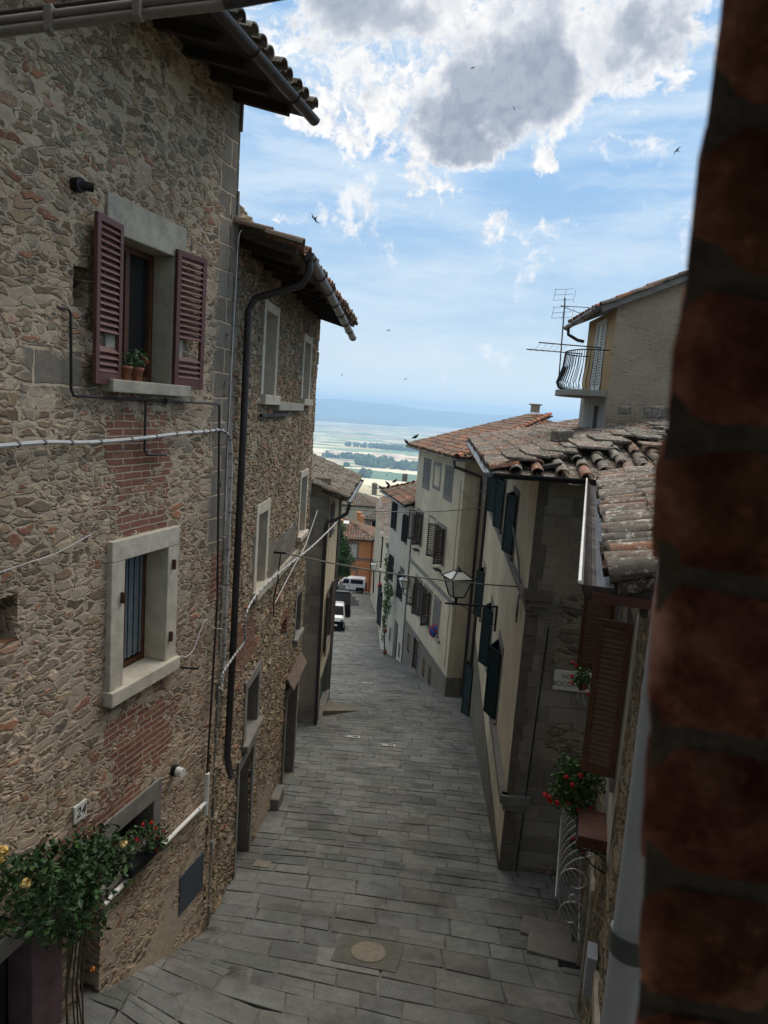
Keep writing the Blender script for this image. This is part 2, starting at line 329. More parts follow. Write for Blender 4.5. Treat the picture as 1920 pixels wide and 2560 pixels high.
M_zinc=simple('grey_zinc',(.20,.205,.21),.4,var=.25,bump=.0008,metal=.5)
M_rust=simple('brown_copper_sheet',(.085,.035,.026),.5,var=.35,bump=.001,metal=.3)
M_gpaint=simple('grey_painted_pipe',(.30,.33,.37),.45,var=.12,bump=.0006)
M_band=simple('dark_pipe_band',(.055,.07,.075),.5,var=.2,bump=.0006)
M_hood=simple('faded_terracotta_slab',(.15,.105,.08),.9,var=.3,nsc=9,bump=.005)
M_plum=simple('plum_brown_stone',(.12,.075,.085),.85,var=.3,nsc=6,bump=.003)
M_white=simple('white_enamel',(.70,.70,.66),.35,var=.06,bump=.0004)
M_wcab=simple('white_cable_sheath',(.56,.56,.54),.5,var=.15,bump=.0005)
M_gcab=simple('grey_cable_sheath',(.16,.15,.135),.6,var=.2,bump=.0005)
M_cond=simple('grey_conduit',(.20,.18,.155),.5,var=.2,bump=.0006)
M_terra=simple('terracotta_pot',(.33,.13,.07),.85,var=.3,nsc=12)
M_curt=simple('grey_blue_curtain',(.16,.19,.21),.9,var=.2,nsc=12)
M_slate=simple('blue_grey_panel',(.055,.068,.09),.6,var=.2)
M_rubber=simple('tyre_rubber',(.02,.02,.02),.85,var=.2)
M_chrome=simple('bright_metal',(.6,.6,.6),.25,var=.1,metal=1)
M_carw=simple('white_car_paint',(.72,.73,.72),.22,var=.03,bump=.0001,spec=.6)
M_cark=simple('black_car_paint',(.006,.0065,.008),.75,var=.1,bump=.0001,spec=.08)
M_red=simple('red_enamel',(.45,.02,.02),.45,var=.12,bump=.0003)
M_blue=simple('blue_enamel',(.02,.07,.30),.45,var=.12,bump=.0003)
M_marble=simple('white_marble_plate',(.66,.65,.60),.5,var=.12,bump=.0005)
M_ink=simple('black_lettering',(.03,.03,.03),.6,var=.1)
M_wire=simple('galvanised_wrought_iron',(.46,.46,.45),.4,var=.15,bump=.0005,metal=.4)
M_leaf=simple('green_leaves',(.045,.095,.028),.55,var=.45,nsc=14,bump=.001,attr=True)
M_bark=simple('brown_stems',(.07,.05,.03),.85,var=.3)
M_petal=simple('flower_petals',(1,1,1),.6,var=.1,nsc=20,bump=.0005,attr=True)
M_bird=simple('dark_feathers',(.022,.02,.024),.8,var=.3)
M_glassb=None
def glass(name,col,rough=.08):
    m,t=newmat(name); return fin(t,m,col,rough,None,spec=.8)
M_pane=glass('dark_window_glass',(.012,.014,.017,1))
m_,t_=newmat('car_glass'); M_cgl=fin(t_,m_,(.008,.009,.011,1),.4,None,spec=.10)
M_lglass=simple('frosted_lantern_glass',(.62,.64,.58),.3,var=.15,nsc=9,bump=.001,spec=.6)
M_lbright=simple('pale_lantern_glass',(.85,.87,.82),.3,var=.1,nsc=9,bump=.001,spec=.6)
# tiles
def tilemat(name,lich=.5,tint=(1,1,1)):
    m,t=newmat(name); oc=t.new('TexCoord').outputs['Object']; a=t.new('Attribute',attribute_name='Col').outputs['Color']
    n=t.noise(oc,9,6,.7); f=t.noise(oc,60,5,.7); g=t.noise(oc,2.2,5,.65)
    c=t.mix(1.,a,t.ramp(f,[(.25,(.6,.6,.6)),(.75,(1.3,1.25,1.2))]),'MULTIPLY')
    c=t.mix(t.m('MULTIPLY',t.mr(n,.46,.64),lich),c,(.15,.145,.125,1))
    c=t.mix(t.m('MULTIPLY',t.mr(t.noise(oc,17,5,.7),.54,.62),lich*1.1,clamp=True),c,(.40,.39,.34,1))
    c=t.mix(t.m('MULTIPLY',t.mr(g,.5,.7),.45),c,(.06,.052,.042,1))
    c=t.mix(1.,c,(*tint,1),'MULTIPLY')
    return fin(t,m,c,.92,t.m('ADD',t.m('MULTIPLY',n,.5),t.m('MULTIPLY',f,.5)),.012,spec=.15)
M_tile=tilemat('terracotta_tiles',.42); M_tilel=tilemat('lichened_tiles',.85); M_tileg=tilemat('grey_weathered_tiles',.95,(.8,.8,.78))
PAL=[(.28,.125,.075),(.22,.11,.07),(.17,.10,.07),(.31,.15,.095),(.14,.095,.07),(.24,.17,.12),(.19,.15,.115),(.12,.095,.075)]
PALG=[(.17,.145,.12),(.14,.115,.095),(.21,.16,.13),(.12,.105,.09),(.21,.14,.105),(.19,.17,.145),(.26,.24,.21)]
# street paving
def pavemat():
    m,t=newmat('street_flagstones'); oc=t.new('TexCoord').outputs['Object']; a=t.new('Attribute',attribute_name='Col').outputs['Color']
    f=t.noise(oc,60,5,.7); n=t.noise(oc,7,6,.65); g=t.noise(oc,.6,4,.6)
    tool=t.new('TexWave',{'Vector':t.mp(oc,(1,1,1),rot=(0,0,R_(35))),'Scale':22.,'Distortion':3.,'Detail':2.,'Detail Scale':2.},wave_type='BANDS').outputs[1]
    c=t.mix(1.,a,t.ramp(t.m('ADD',t.m('MULTIPLY',f,.5),t.m('MULTIPLY',n,.5)),[(.33,(.58,.58,.56)),(.66,(1.3,1.3,1.3))]),'MULTIPLY')
    c=t.mix(1.,c,t.ramp(g,[(.3,(.80,.80,.79)),(.7,(1.1,1.1,1.1))]),'MULTIPLY')
    h=addall2(t,[t.m('MULTIPLY',f,.5),t.m('MULTIPLY',n,1.1),t.m('MULTIPLY',tool,t.m('MULTIPLY',t.mr(t.noise(oc,1.3,2,.5),.5,.6),.35))])
    return fin(t,m,c,t.mr(n,.3,.7,.70,.92),h,.020,spec=.25)
M_pave=pavemat()
M_joint=simple('paving_joint_mortar',(.13,.127,.115),.95,var=.65,nsc=2.5,bump=.004,bsc=40,spec=.1)
# ================================================================= generic builders
def facade(wall,name,mat,parent,s0,s1,zb,zt,holes=(),step=None,reveal=.16,mask=None,jag=None):
    """sheet of wall with real openings; step = dense grid for masonry relief. zb may be a function of s"""
    xs={round(s0,4),round(s1,4)}; zs=set(); zbm=min(zb(s0),zb(s1)) if callable(zb) else zb
    zs|={round(zbm,4),round(zt,4)}
    for h in holes: xs|={h[0],h[1]}; zs|={h[2],h[3]}
    xs=sorted(x for x in xs if s0-1e-6<=x<=s1+1e-6); zs=sorted(z for z in zs if zbm-1e-6<=z<=zt+1e-6)
    def sub(L,st):
        if not st: return L
        o=[]
        for a,b in zip(L,L[1:]):
            n=max(1,int(round((b-a)/st))); o+=[a+(b-a)*i/n for i in range(n)]
        return o+[L[-1]]
    xs=np.array(sub(xs,step)); zs=np.array(sub(zs,step)); nx,nz=len(xs),len(zs)
    Xg,Zg=np.meshgrid(xs,zs); V=np.stack([Xg.ravel(),np.zeros(nx*nz),Zg.ravel()],1)
    cx=(xs[:-1]+xs[1:])/2; cz=(zs[:-1]+zs[1:])/2; CX,CZ=np.meshgrid(cx,cz); ok=np.ones_like(CX,bool)
    for h in holes: ok&=~((CX>h[0])&(CX<h[1])&(CZ>h[2])&(CZ<h[3]))
    if callable(zb): ok&=CZ>(zb(0)+(zb(1)-zb(0))*CX)-.25
    J,I=np.nonzero(ok); a=J*nx+I
    Fq=np.stack([a,a+1,a+1+nx,a+nx],1)
    if wall.side<0: Fq=Fq[:,::-1]
    verts=[tuple(v) for v in V.tolist()]; faces=Fq.tolist()
    me=bpy.data.meshes.new(name)
    ry=reveal*wall.side
    for h in holes:
        b=len(verts); x0,x1,z0,z1=h
        verts+=[(x0,0,z0),(x1,0,z0),(x1,0,z1),(x0,0,z1),(x0,ry,z0),(x1,ry,z0),(x1,ry,z1),(x0,ry,z1)]
        for q in((0,1,5,4),(1,2,6,5),(2,3,7,6),(3,0,4,7)): faces.append([b+k for k in q])
    me.from_pydata(verts,[],faces); me.materials.append(mat)
    if mask:
        mk=np.zeros((len(verts),4),np.float32); mk[:,3]=1
        xx=np.array([v[0] for v in verts]); zz=np.array([v[2] for v in verts])
        for ch,r0,r1,q0,q1,ft in mask:
            d=np.minimum(np.minimum(xx-r0,r1-xx),np.minimum(zz-q0,q1-zz)); mk[:,ch]=np.maximum(mk[:,ch],np.clip(.5+d/ft*.5,0,1))
        at_=me.color_attributes.new('mask','FLOAT_COLOR','POINT'); at_.data.foreach_set('color',mk.ravel())
    me.polygons.foreach_set('use_smooth',[bool(step)]*len(me.polygons)); me.update()
    o=bpy.data.objects.new(name,me); _link(o,parent,wall.M); return o
def shutter(parent,hinge,d,wd,z0,z1,mat,name='shutter',slat=.05,th=.035,label=None,slatmat=None,gap=None,cov=.54):
    """louvred leaf from vertical hinge line at (x,y) going along unit d"""
    d=Vector((d[0],d[1],0)).normalized(); nrm=Vector((0,0,1)).cross(d); h=Vector((hinge[0],hinge[1],0)); U=Vector((0,0,1))
    mb=MB(); fw=.055
    def b(a0,a1,q0,q1,t=th): mb.obox(h+d*((a0+a1)/2)+U*((q0+q1)/2),(d,nrm,U),((a1-a0)/2,t/2,(q1-q0)/2))
    b(0,fw,z0,z1); b(wd-fw,wd,z0,z1); b(fw,wd-fw,z1-fw,z1,th*.96); b(fw,wd-fw,z0,z0+fw*1.7,th*.96)
    if (z1-z0)>1.9: mz=z0+(z1-z0)*.42; b(fw,wd-fw,mz-.035,mz+.035,th*.96)
    o=mb.build(name,mat,parent,bevel=.003)
    mb=MB(); n=max(6,int((z1-z0-.15)/slat)); cs=nrm if nrm.dot(-h)>0 else -nrm; tl=(U*.8-cs*.6).normalized(); up_=False
    for i in range(n):
        z=z0+fw*1.7+(z1-fw-z0-fw*1.7)*(i+.5)/n
        if gap and gap[0]<z<gap[1]: continue
        if gap and z>=gap[1] and len(mb.v) and not up_: mb.build('slats',slatmat or mat,o); mb=MB(); up_=True
        mb.obox(h+d*(wd/2)+U*z,(d,tl.cross(d),tl),((wd-2*fw)/2,.005,slat*cov))
    mb.build('slats',slatmat or mat,o)
    if label: o['label']=label
    return o
def window(wall,parent,s0,s1,z0,z1,sur=.14,smat=None,sill=.10,depth=.17,fmat=None,pane=None,bars=1,proud=.022,top=None,sillo=.07,glassz=None,name='window'):
    """opening s0..s1,z0..z1 ; surround width sur. returns frame object (parts hang below it)"""
    fm=MB(); f=.05; o0,o1=-depth-.05,-depth
    wall.bx(fm,s0,s0+f,z0,z1,o0,o1); wall.bx(fm,s1-f,s1,z0,z1,o0,o1); wall.bx(fm,s0+f,s1-f,z1-f,z1,o0,o1-.002); wall.bx(fm,s0+f,s1-f,z0,z0+f,o0,o1-.002)
    for k in range(bars):
        c=s0+(s1-s0)*(k+1)/(bars+1); wall.bx(fm,c-.03,c+.03,z0+f,z1-f,o0,o1-.004)
    w_=fm.build(name,fmat or M_wfr,parent)
    pm=MB(); wall.bx(pm,s0+f*.5,s1-f*.5,z0+f*.5,z1-f*.5,o0-.01,o0+.012); pm.build('pane',pane or M_pane,w_)
    if sur:
        sm=MB(); tp=top or sur; pr=proud
        wall.bx(sm,s0-sur,s0,z0,z1,-.2,pr); wall.bx(sm,s1,s1+sur,z0,z1,-.2,pr); wall.bx(sm,s0-sur,s1+sur,z1,z1+tp,-.2,pr+.003)
        sm.build('window_surround',smat or M_dress,w_,bevel=.008)
    if sill:
        sm=MB(); e=sur if sur else .08; wall.bx(sm,s0-e-.02,s1+e+.02,z0-sill,z0-.001,-.2,sillo); sm.build('window_sill',smat or M_dress,w_,bevel=.01)
    return w_
def hole(s0,s1,z0,z1,sur=.14,sill=.1,top=None): # hole in the wall sheet matching window()
    e=.03; t_=top if top else sur
    return (round(s0-max(sur-e,0),4),round(s1+max(sur-e,0),4),round(z0-max(sill-e,0),4),round(z1+max(t_-e,0),4))
def tiles(name,parent,mat,O,e,g,nc,nr,pal,pitch=.21,row=.34,jit=1.,hm=None,base=True,n=6,under=True,cr=.40):
    """roof of curved clay tiles. O lower corner, e along the eave, g up the slope"""
    O=Vector(O); e=Vector(e).normalized(); g=Vector(g).normalized(); N=e.cross(g).normalized()
    if N.z<0: N=-N
    mb=MB()
    L=nc*pitch; H=nr*row; hm=hm or (lambda x:H)
    if base:
        mb.col=(.10,.07,.05)
        for c in range(nc):
            x0,x1=c*pitch,(c+1)*pitch; h0,h1=min(H,max(hm(x0),0)),min(H,max(hm(x1),0))
            if max(h0,h1)<.02: continue
            a=[O+e*x0,O+e*x1,O+e*x1+g*h1,O+e*x0+g*h0]; mb.add([p-N*.04 for p in a]+[p-N*.11 for p in a],[(0,1,2,3),(4,7,6,5),(0,4,5,1),(1,5,6,2),(2,6,7,3),(3,7,4,0)])
    def tile(cx,cy,r0,r1,ln,up,lift):
        j=random.uniform; ang=j(-.07,.07)*jit; c=O+e*(cx+j(-.012,.012)*jit)+g*(cy+j(-.03,.03)*jit)+N*(lift+j(-.004,.01)*jit)
        gg=(g+e*ang+N*j(-.03,.03)*jit).normalized(); ee=e
        base_=random.choice(pal); k=j(.75,1.25); mb.col=tuple(v*k for v in base_)
        vs=[]
        for q,(r,tt) in enumerate(((r0,0),(r1,ln))):
            for i in range(n+1):
                th=math.pi*i/n; vs.append(c+gg*tt-ee*math.cos(th)*r+N*(math.sin(th)*r*.85 if up else -math.sin(th)*r*.6)+(N*0 if q==0 else -N*.018))
        fs=[(i,i+1,n+2+i,n+1+i) for i in range(n)]
        mb.add(vs,fs,True)
        if up:   # lower lip
            th_=.016; lip=[c-ee*math.cos(math.pi*i/n)*(r0-th_)+N*math.sin(math.pi*i/n)*(r0-th_)*.85 for i in range(n+1)]
            mb.add(vs[:n+1]+lip,[(i+1,i,n+1+i,n+2+i) for i in range(n)])
    for c in range(nc):
        for r in range(nr):
            if under and r*row+row*.6<hm((c+.5)*pitch): tile((c+.5)*pitch,r*row-.04,pitch*.56,pitch*.5,row+.09,False,.0)
            if r*row+row*.5<hm(c*pitch): tile((c+0.)*pitch,r*row-.02,pitch*cr,pitch*cr*.85,row+.08,True,.005)
    for r in range(nr):
        if r*row+row*.5<hm(L): tile(nc*pitch,r*row-.02,pitch*cr,pitch*cr*.85,row+.08,True,.005)
    return mb.build(name,mat,parent)
def ridgeline(name,parent,mat,p,q,pal,r=.11,row=.36):
    p=Vector(p);q=Vector(q); d=(q-p); L=d.length; d.normalize(); n=max(1,int(L/row)); mb=MB(); U=Vector((0,0,1)); sd_=d.cross(U).normalized()
    for i in range(n):
        k=random.uniform(.8,1.25); mb.col=tuple(v*k for v in random.choice(pal)); c=p+d*(i*L/n); vs=[]
        for q2,(rr,tt) in enumerate(((r,0),(r*.85,L/n+.05))):
            for j in range(8): th=math.pi*j/7; vs.append(c+d*tt-sd_*math.cos(th)*rr+U*(math.sin(th)*rr*.8-.02*q2))
        mb.add(vs,[(j,j+1,9+j,8+j) for j in range(7)],True)
    return mb.build(name,mat,parent)
def gutter(name,parent,mat,p,q,r=.07,brk=True):
    p=Vector(p);q=Vector(q); d=(q-p).normalized(); U=Vector((0,0,1)); sd_=d.cross(U).normalized(); mb=MB(); n=10; vs=[]
    for c in (p,q):
        for rr in (r,r*.9):
            for i in range(n+1): th=math.pi*i/n; vs.append(c-sd_*math.cos(th)*rr-U*math.sin(th)*rr)
    m=n+1; fs=[]
    for i in range(n):
        fs.append((i,i+1,2*m+i+1,2*m+i)); fs.append((m+i+1,m+i,3*m+i,3*m+i+1)); fs.append((i+1,i,m+i,m+i+1)); fs.append((2*m+i,2*m+i+1,3*m+i+1,3*m+i))
    fs.append((0,2*m,3*m,m)); fs.append((n,m+n,3*m+n,2*m+n))
    mb.add(vs,fs,False)
    for c in (p,q):
        cap=[c-sd_*math.cos(math.pi*i/n)*r*.99-U*math.sin(math.pi*i/n)*r*.99 for i in range(n+1)]; mb.add(cap,[tuple(range(n+1))])
    if brk:
        L=(q-p).length
        for k in range(int(L/.9)+1):
            c=p+d*(.2+k*.9)
            if (c-p).length>L: break
            mb.tube([c-sd_*math.cos(math.pi*i/8)*(r+.006)-U*math.sin(math.pi*i/8)*(r+.006) for i in range(9)],.006,4)
    return mb.build(name,mat,parent)
def leafcloud(mb,c,rad,n,size,cols,seed=0,flat=1.0,droop=0.):
    r_=random.Random(seed); c=Vector(c); rad=Vector(rad)
    for i in range(n):
        while 1:
            p=Vector((r_.uniform(-1,1),r_.uniform(-1,1),r_.uniform(-1,1)))
            if p.length<=1 and p.length>r_.random()*.8: break
        lump=.72+.45*mnoise.noise(p*2.3+Vector((seed*3.1,0,0)))
        p=Vector((p.x*rad.x,p.y*rad.y,p.z*rad.z))*lump*1.15+c
        s_=size*r_.uniform(.6,1.25); a=Vector((r_.gauss(0,1),r_.gauss(0,1),r_.gauss(0,.7)-droop)).normalized(); b=a.cross(Vector((r_.gauss(0,1),r_.gauss(0,1),r_.gauss(0,1)))).normalized(); nn=a.cross(b)
        k=r_.uniform(.6,1.5); cl=r_.choice(cols); mb.col=tuple(v*k for v in cl)
        mb.add([p-a*s_,p-a*.2*s_+b*.55*s_+nn*.12*s_,p+a*s_,p-a*.2*s_-b*.55*s_+nn*.12*s_],[(0,1,2),(0,2,3)])
def blooms(mb,pts,r,col,seed=0,n=16):
    r_=random.Random(seed)
    for c in pts:
        c=Vector(c)
        for i in range(n):
            d=Vector((r_.gauss(0,1),r_.gauss(0,1),r_.gauss(0,1))).normalized(); p=c+d*r*r_.uniform(.5,1); a=d.cross(Vector((r_.random(),r_.random(),1))).normalized(); b=a.cross(d)
            k=r_.uniform(.6,1.2); mb.col=tuple(v*k for v in col); s_=r*.55
            mb.add([p-a*s_,p-b*s_+d*.2*s_,p+a*s_,p+b*s_+d*.2*s_],[(0,1,2,3)])
GREEN=[(1,1,1),(.7,.85,.7),(1.3,1.25,.9),(.55,.7,.6)]

# ================================================================= terrain, street
def gxy(x,y):
    k=max(0,min(1,(7.98-y)/2.))*max(0,min(1,(-1.2-x)/1.2)); return gz(y)+.57*k
def grid(name,mat,xs,ys,zf,kind='structure'):
    mb=MB(); nx=len(xs)
    for y in ys:
        for x in xs: mb.v.append(Vector((x,y,zf(x,y)))); mb.c.append((1,1,1))
    for j in range(len(ys)-1):
        for i in range(nx-1): mb.f.append([j*nx+i,j*nx+i+1,(j+1)*nx+i+1,(j+1)*nx+i]); mb.sm.append(True)
    o=mb.build(name,mat); return tag(o,kind=kind)
def frange(a,b,n): return [a+(b-a)*i/n for i in range(n+1)]
grid('street_bed',M_joint,frange(-9,11,40),frange(-4,98,140),lambda x,y:gxy(x,y)-.012)
def pavement():
    mb=MB(); r_=random.Random(5); key=[(0,.6,18),(6,.3,15),(9,.35,7),(14,.5,4),(20,.9,1),(25,.5,-5),(32,-.5,-9),(45,-1.6,-6),(95,-2.5,-2)]
    def K(y):
        for a,b in zip(key,key[1:]):
            if y<=b[0]: f=(y-a[0])/(b[0]-a[0]); return a[1]+(b[1]-a[1])*f,R_(a[2]+(b[2]-a[2])*f)
        return key[-1][1],R_(key[-1][2])
    def slab_(q,g,zz,j,d):
            cx=sum(a[0] for a in q)/4; cy=sum(b[1] for b in q)/4; ins=.018/max(d,.1); q=[(cx+(x-cx)*.985,cy+(y-cy)*.985) for x,y in q]
            top=[(x+(cx-x)*ins*1.2,y+(cy-y)*ins*1.6) for x,y in q]; tl=(j(.006),j(.006))
            k_=r_.uniform(.93,1.07); c0=mb.col; mb.col=tuple(v*k_ for v in c0)
            vs=[(x,y,gxy(x,y)-.02) for x,y in q]+[(x,y,gxy(x,y)-.001+zz) for x,y in q]+[(x,y,gxy(x,y)+.004+zz+tl[0]*(x-cx)*2+tl[1]*(y-cy)*2) for x,y in top]
            mb.add(vs,[(8,9,10,11)]+[(a,(a+1)%4,4+(a+1)%4,4+a) for a in range(4)]+[(4+a,4+(a+1)%4,8+(a+1)%4,8+a) for a in range(4)]); mb.col=c0
    def pos(t,wv,row=0):
        cx,az=K(t); t+=(.05 if t<10 else .09)*mnoise.noise(Vector((wv*1.5,row*.9,3.)))+.015*mnoise.noise(Vector((wv*4.,row*2.3,7.))); u=Vector((math.cos(az),-math.sin(az))); b=-.012*wv*wv
        x=cx+u.x*wv; y=t+u.y*wv+b; return x,y
    t=2.0; row=0
    while t<95:
        d=r_.uniform(.22,.38) if t>9.5 else r_.uniform(.30,.44); t2=t+d; wv=-4.6-r_.random()*.5; hi=4.6+ (1.5 if t<12 else 0)
        if t>34: hi=3.2; wv=-5
        row+=1
        while wv<hi:
            L=(r_.uniform(.24,.55) if r_.random()<.75 else r_.uniform(.5,.82)) if t>9.5 else r_.uniform(.38,.8); j=lambda s_=.012:r_.uniform(-s_,s_)
            g=.0035+r_.random()**2*.007; zz=r_.uniform(-.003,.005); q=[]
            for (tt,ww,rw) in((t+g,wv+g,row),(t+g,wv+L-g,row),(t2-g,wv+L-g,row+1),(t2-g,wv+g,row+1)): q.append(pos(tt+j(.008),ww+j(.018),rw))
            k=r_.choice([.86,.92,.96,1.,1.03,1.06,1.12]); base=r_.choice([(.186,.188,.174),(.178,.184,.173),(.188,.183,.168),(.174,.178,.173)])
            if wv>.9 and t<16: k*=1.12
            if r_.random()<.008 and t>10: base=(.205,.185,.145)
            mb.col=tuple(c*k for c in base)
            Q=[q]
            if r_.random()<.16 and t<40:
                f_=r_.uniform(.35,.65); A1_=[q[0][k]+(q[3][k]-q[0][k])*f_ for k in(0,1)]; B1_=[q[1][k]+(q[2][k]-q[1][k])*(f_+.05*j(1)) for k in(0,1)]; Q=[[q[0],q[1],B1_,A1_],[A1_,B1_,q[2],q[3]]]
            for q in Q: slab_(q,g,zz,j,d)
            wv+=L
        t=t2
    return tag(mb.build('street',M_pave),kind='structure')
pavement()
def th(y):
    K=[(-400,60),(-40,5),(0,-6),(95,-25.5),(130,-34),(250,-62),(600,-150),(1500,-244),(2600,-250),(1e6,-250)]
    for (a,b),(c,d) in zip(K,K[1:]):
        if y<=c: return b+(d-b)*(y-a)/(c-a)
def terrainmat():
    m,t=newmat('valley_fields'); oc=t.new('TexCoord').outputs['Object']; sp=t.new('SeparateXYZ',{0:oc})
    p=t.mp(oc,(1/520.,1/300.,1),rot=(0,0,R_(12))); wp=t.vm('ADD',p,t.vm('SCALE',t.noise(p,.5,3,.5,col=True),sc=.9))
    v=t.new('TexVoronoi',{'Vector':wp,'Scale':1.},voronoi_dimensions='2D'); c=t.new('SeparateColor',{0:v.outputs['Color']})
    v2=t.new('TexVoronoi',{'Vector':t.vm('SCALE',wp,sc=2.7),'Scale':1.},voronoi_dimensions='2D'); c2=t.new('SeparateColor',{0:v2.outputs['Color']})
    st=[(0,(.60,.48,.27)),(.17,(.26,.38,.20)),(.33,(.80,.64,.44)),(.46,(.14,.22,.12)),(.6,(.62,.44,.34)),(.72,(.85,.75,.50)),(.86,(.40,.52,.28))]
    a=t.ramp(c.outputs[0],st,'CONSTANT'); b=t.ramp(c2.outputs[0],st,'CONSTANT'); col=t.mix(t.mr(c.outputs[1],.45,.55),a,b)
    e=t.new('TexVoronoi',{'Vector':wp,'Scale':1.},voronoi_dimensions='2D',feature='DISTANCE_TO_EDGE').outputs['Distance']
    nn=t.noise(t.mp(oc,(1/160.,1/160.,1)),1.,5,.65)
    hed=t.m('MULTIPLY',t.mr(e,.05,.02),t.mr(nn,.47,.53)); col=t.mix(hed,col,(.035,.06,.03,1))
    wood=t.mr(t.noise(t.mp(oc,(1/1500.,1/650.,1),loc=(3.2,1,0)),1.,5,.6),.60,.64); col=t.mix(wood,col,(.04,.07,.035,1))
    rows=t.new('TexWave',{'Vector':t.mp(oc,(1/55.,1/55.,1),rot=(0,0,R_(20))),'Scale':1.,'Distortion':.3}).outputs[1]
    col=t.mix(t.m('MULTIPLY',t.mr(c2.outputs[1],.7,.72),t.m('MULTIPLY',rows,.4)),col,(.12,.16,.06,1))
    col=t.mix(t.mr(sp.outputs[1],1500,700),col,(.07,.08,.04,1))
    return fin(t,m,col,.95,spec=.1)
M_field=terrainmat()
ys=[-400,-40,0,50,95,110,130,180,250,400,600,900,1500,2600,4000,6000,9000,11000,13000,15000,17800]
mbt=MB(); xf=[-1.2,-.8,-.5,-.3,-.15,-.05,.05,.15,.3,.5,.8,1.2]
for y in ys:
    for f in xf: mbt.v.append(Vector((f*(max(y,0)+150),y,th(y)-.4))); mbt.c.append((1,1,1))
for j in range(len(ys)-1):
    for i in range(11): mbt.f.append([j*12+i,j*12+i+1,(j+1)*12+i+1,(j+1)*12+i]); mbt.sm.append(False)
tag(mbt.build('valley_terrain',M_field,frame=Matrix.Identity(4)),kind='structure')
# hills on the horizon
def hills(name,y0,h0,am,seed,dep):
    mb=MB(); n=160; rows=[(0,0),(dep*.35,.45),(dep*.7,.85),(dep,1.)]
    for dy,f in rows:
        for i in range(n+1):
            x=-y0*1.1+2.2*y0*i/n; h=h0+am*mnoise.noise(Vector((x/2600.+seed,seed,0)))+am*.45*mnoise.noise(Vector((x/800.+seed,seed+3,0)))
            h-= .012*x if name=='far_hills' else 0
            mb.v.append(Vector((x,y0+dy,-252+h*f+25*mnoise.noise(Vector((x/1100,dy/900,seed)))*(f>0 and f<1)))); mb.c.append((1,1,1))
    for j in range(3):
        for i in range(n): mb.f.append([j*(n+1)+i,j*(n+1)+i+1,(j+1)*(n+1)+i+1,(j+1)*(n+1)+i]); mb.sm.append(True)
    m=simple(name+'_woods',(.07,.10,.05),.95,var=.4,nsc=.0012,bump=0,spec=.05)
    tag(mb.build(name,m,frame=Matrix.Identity(4)),kind='structure')
hills('far_hills',13800,345,95,4.4,2600); hills('low_hills',11200,45,90,7.1,1500)
# woods and single trees on the plain
M_wood=simple('valley_tree_leaves',(.09,.135,.06),.8,var=.4,nsc=.05,bump=0,spec=.05,attr=True)
def wood(name,cx,cy,rx,ry,n,size,seed,kind=None,label=None,cat=None,group=None):
    mb=MB(); r_=random.Random(seed)
    for i in range(n):
        a=r_.uniform(0,6.28); q=math.sqrt(r_.random()); x=cx+rx*q*math.cos(a); y=cy+ry*q*math.sin(a); h=size*r_.uniform(.6,1.15)
        k=r_.uniform(.6,1.4); mb.col=(k,k,k*.9); z0=th(y)-.4; c=Vector((x,y,z0+h*.55)); vs=[]; m_=7
        for lay,(rr,zz) in enumerate(((.45,-.5),(1,-.1),(.85,.25),(.35,.5))):
            for j in range(m_): b=6.283*j/m_+lay; rj=rr*h*.55*r_.uniform(.7,1.2); vs.append(c+Vector((math.cos(b)*rj,math.sin(b)*rj,zz*h*r_.uniform(.85,1.1))))
        fs=[(l*m_+j,l*m_+(j+1)%m_,(l+1)*m_+(j+1)%m_,(l+1)*m_+j) for l in range(3) for j in range(m_)]+[tuple(range(3*m_,4*m_)),tuple(range(m_))]
        mb.add(vs,fs)
    o=mb.build(name,M_wood)
    return tag(o,label,cat,group,kind)
wood('valley_woods',70,3150,210,120,230,26,1,'stuff','belt of dark trees crossing the pale valley fields','trees')
wood('valley_woods',-150,3500,180,60,90,24,2,'stuff','thin line of trees in the fields left of the tree belt','trees')
wood('valley_woods',200,4600,500,90,160,28,3,'stuff','distant hedge of trees below the blue hills','trees')
for i,(px,py,yy,sz,lb) in enumerate([(916,1180,2600,42,'round bushy tree standing alone on the pale valley field'),(868,1150,3000,24,'small tree left of the round bushy valley tree')]):
    p=at(px,py,yy); wood('valley_tree',p.x,yy,sz*.35,sz*.35,9,sz*.7,20+i,label=lb,cat='tree')
# haze
hz=MB().box((-22000,-420,-256),(22000,18200,215))
m=bpy.data.materials.new('valley_haze'); m.use_nodes=True; t=NT(m.node_tree)
pv=t.new('VolumePrincipled',{'Density':HAZE if 'HAZE' in globals() else 1.35e-4,'Color':(.45,.68,1.,1),'Anisotropy':.3}); o_=t.new('OutputMaterial'); t.l.new(pv.outputs[0],o_.inputs['Volume'])
tag(hz.build('haze',m,frame=Matrix.Identity(4)),kind='stuff')
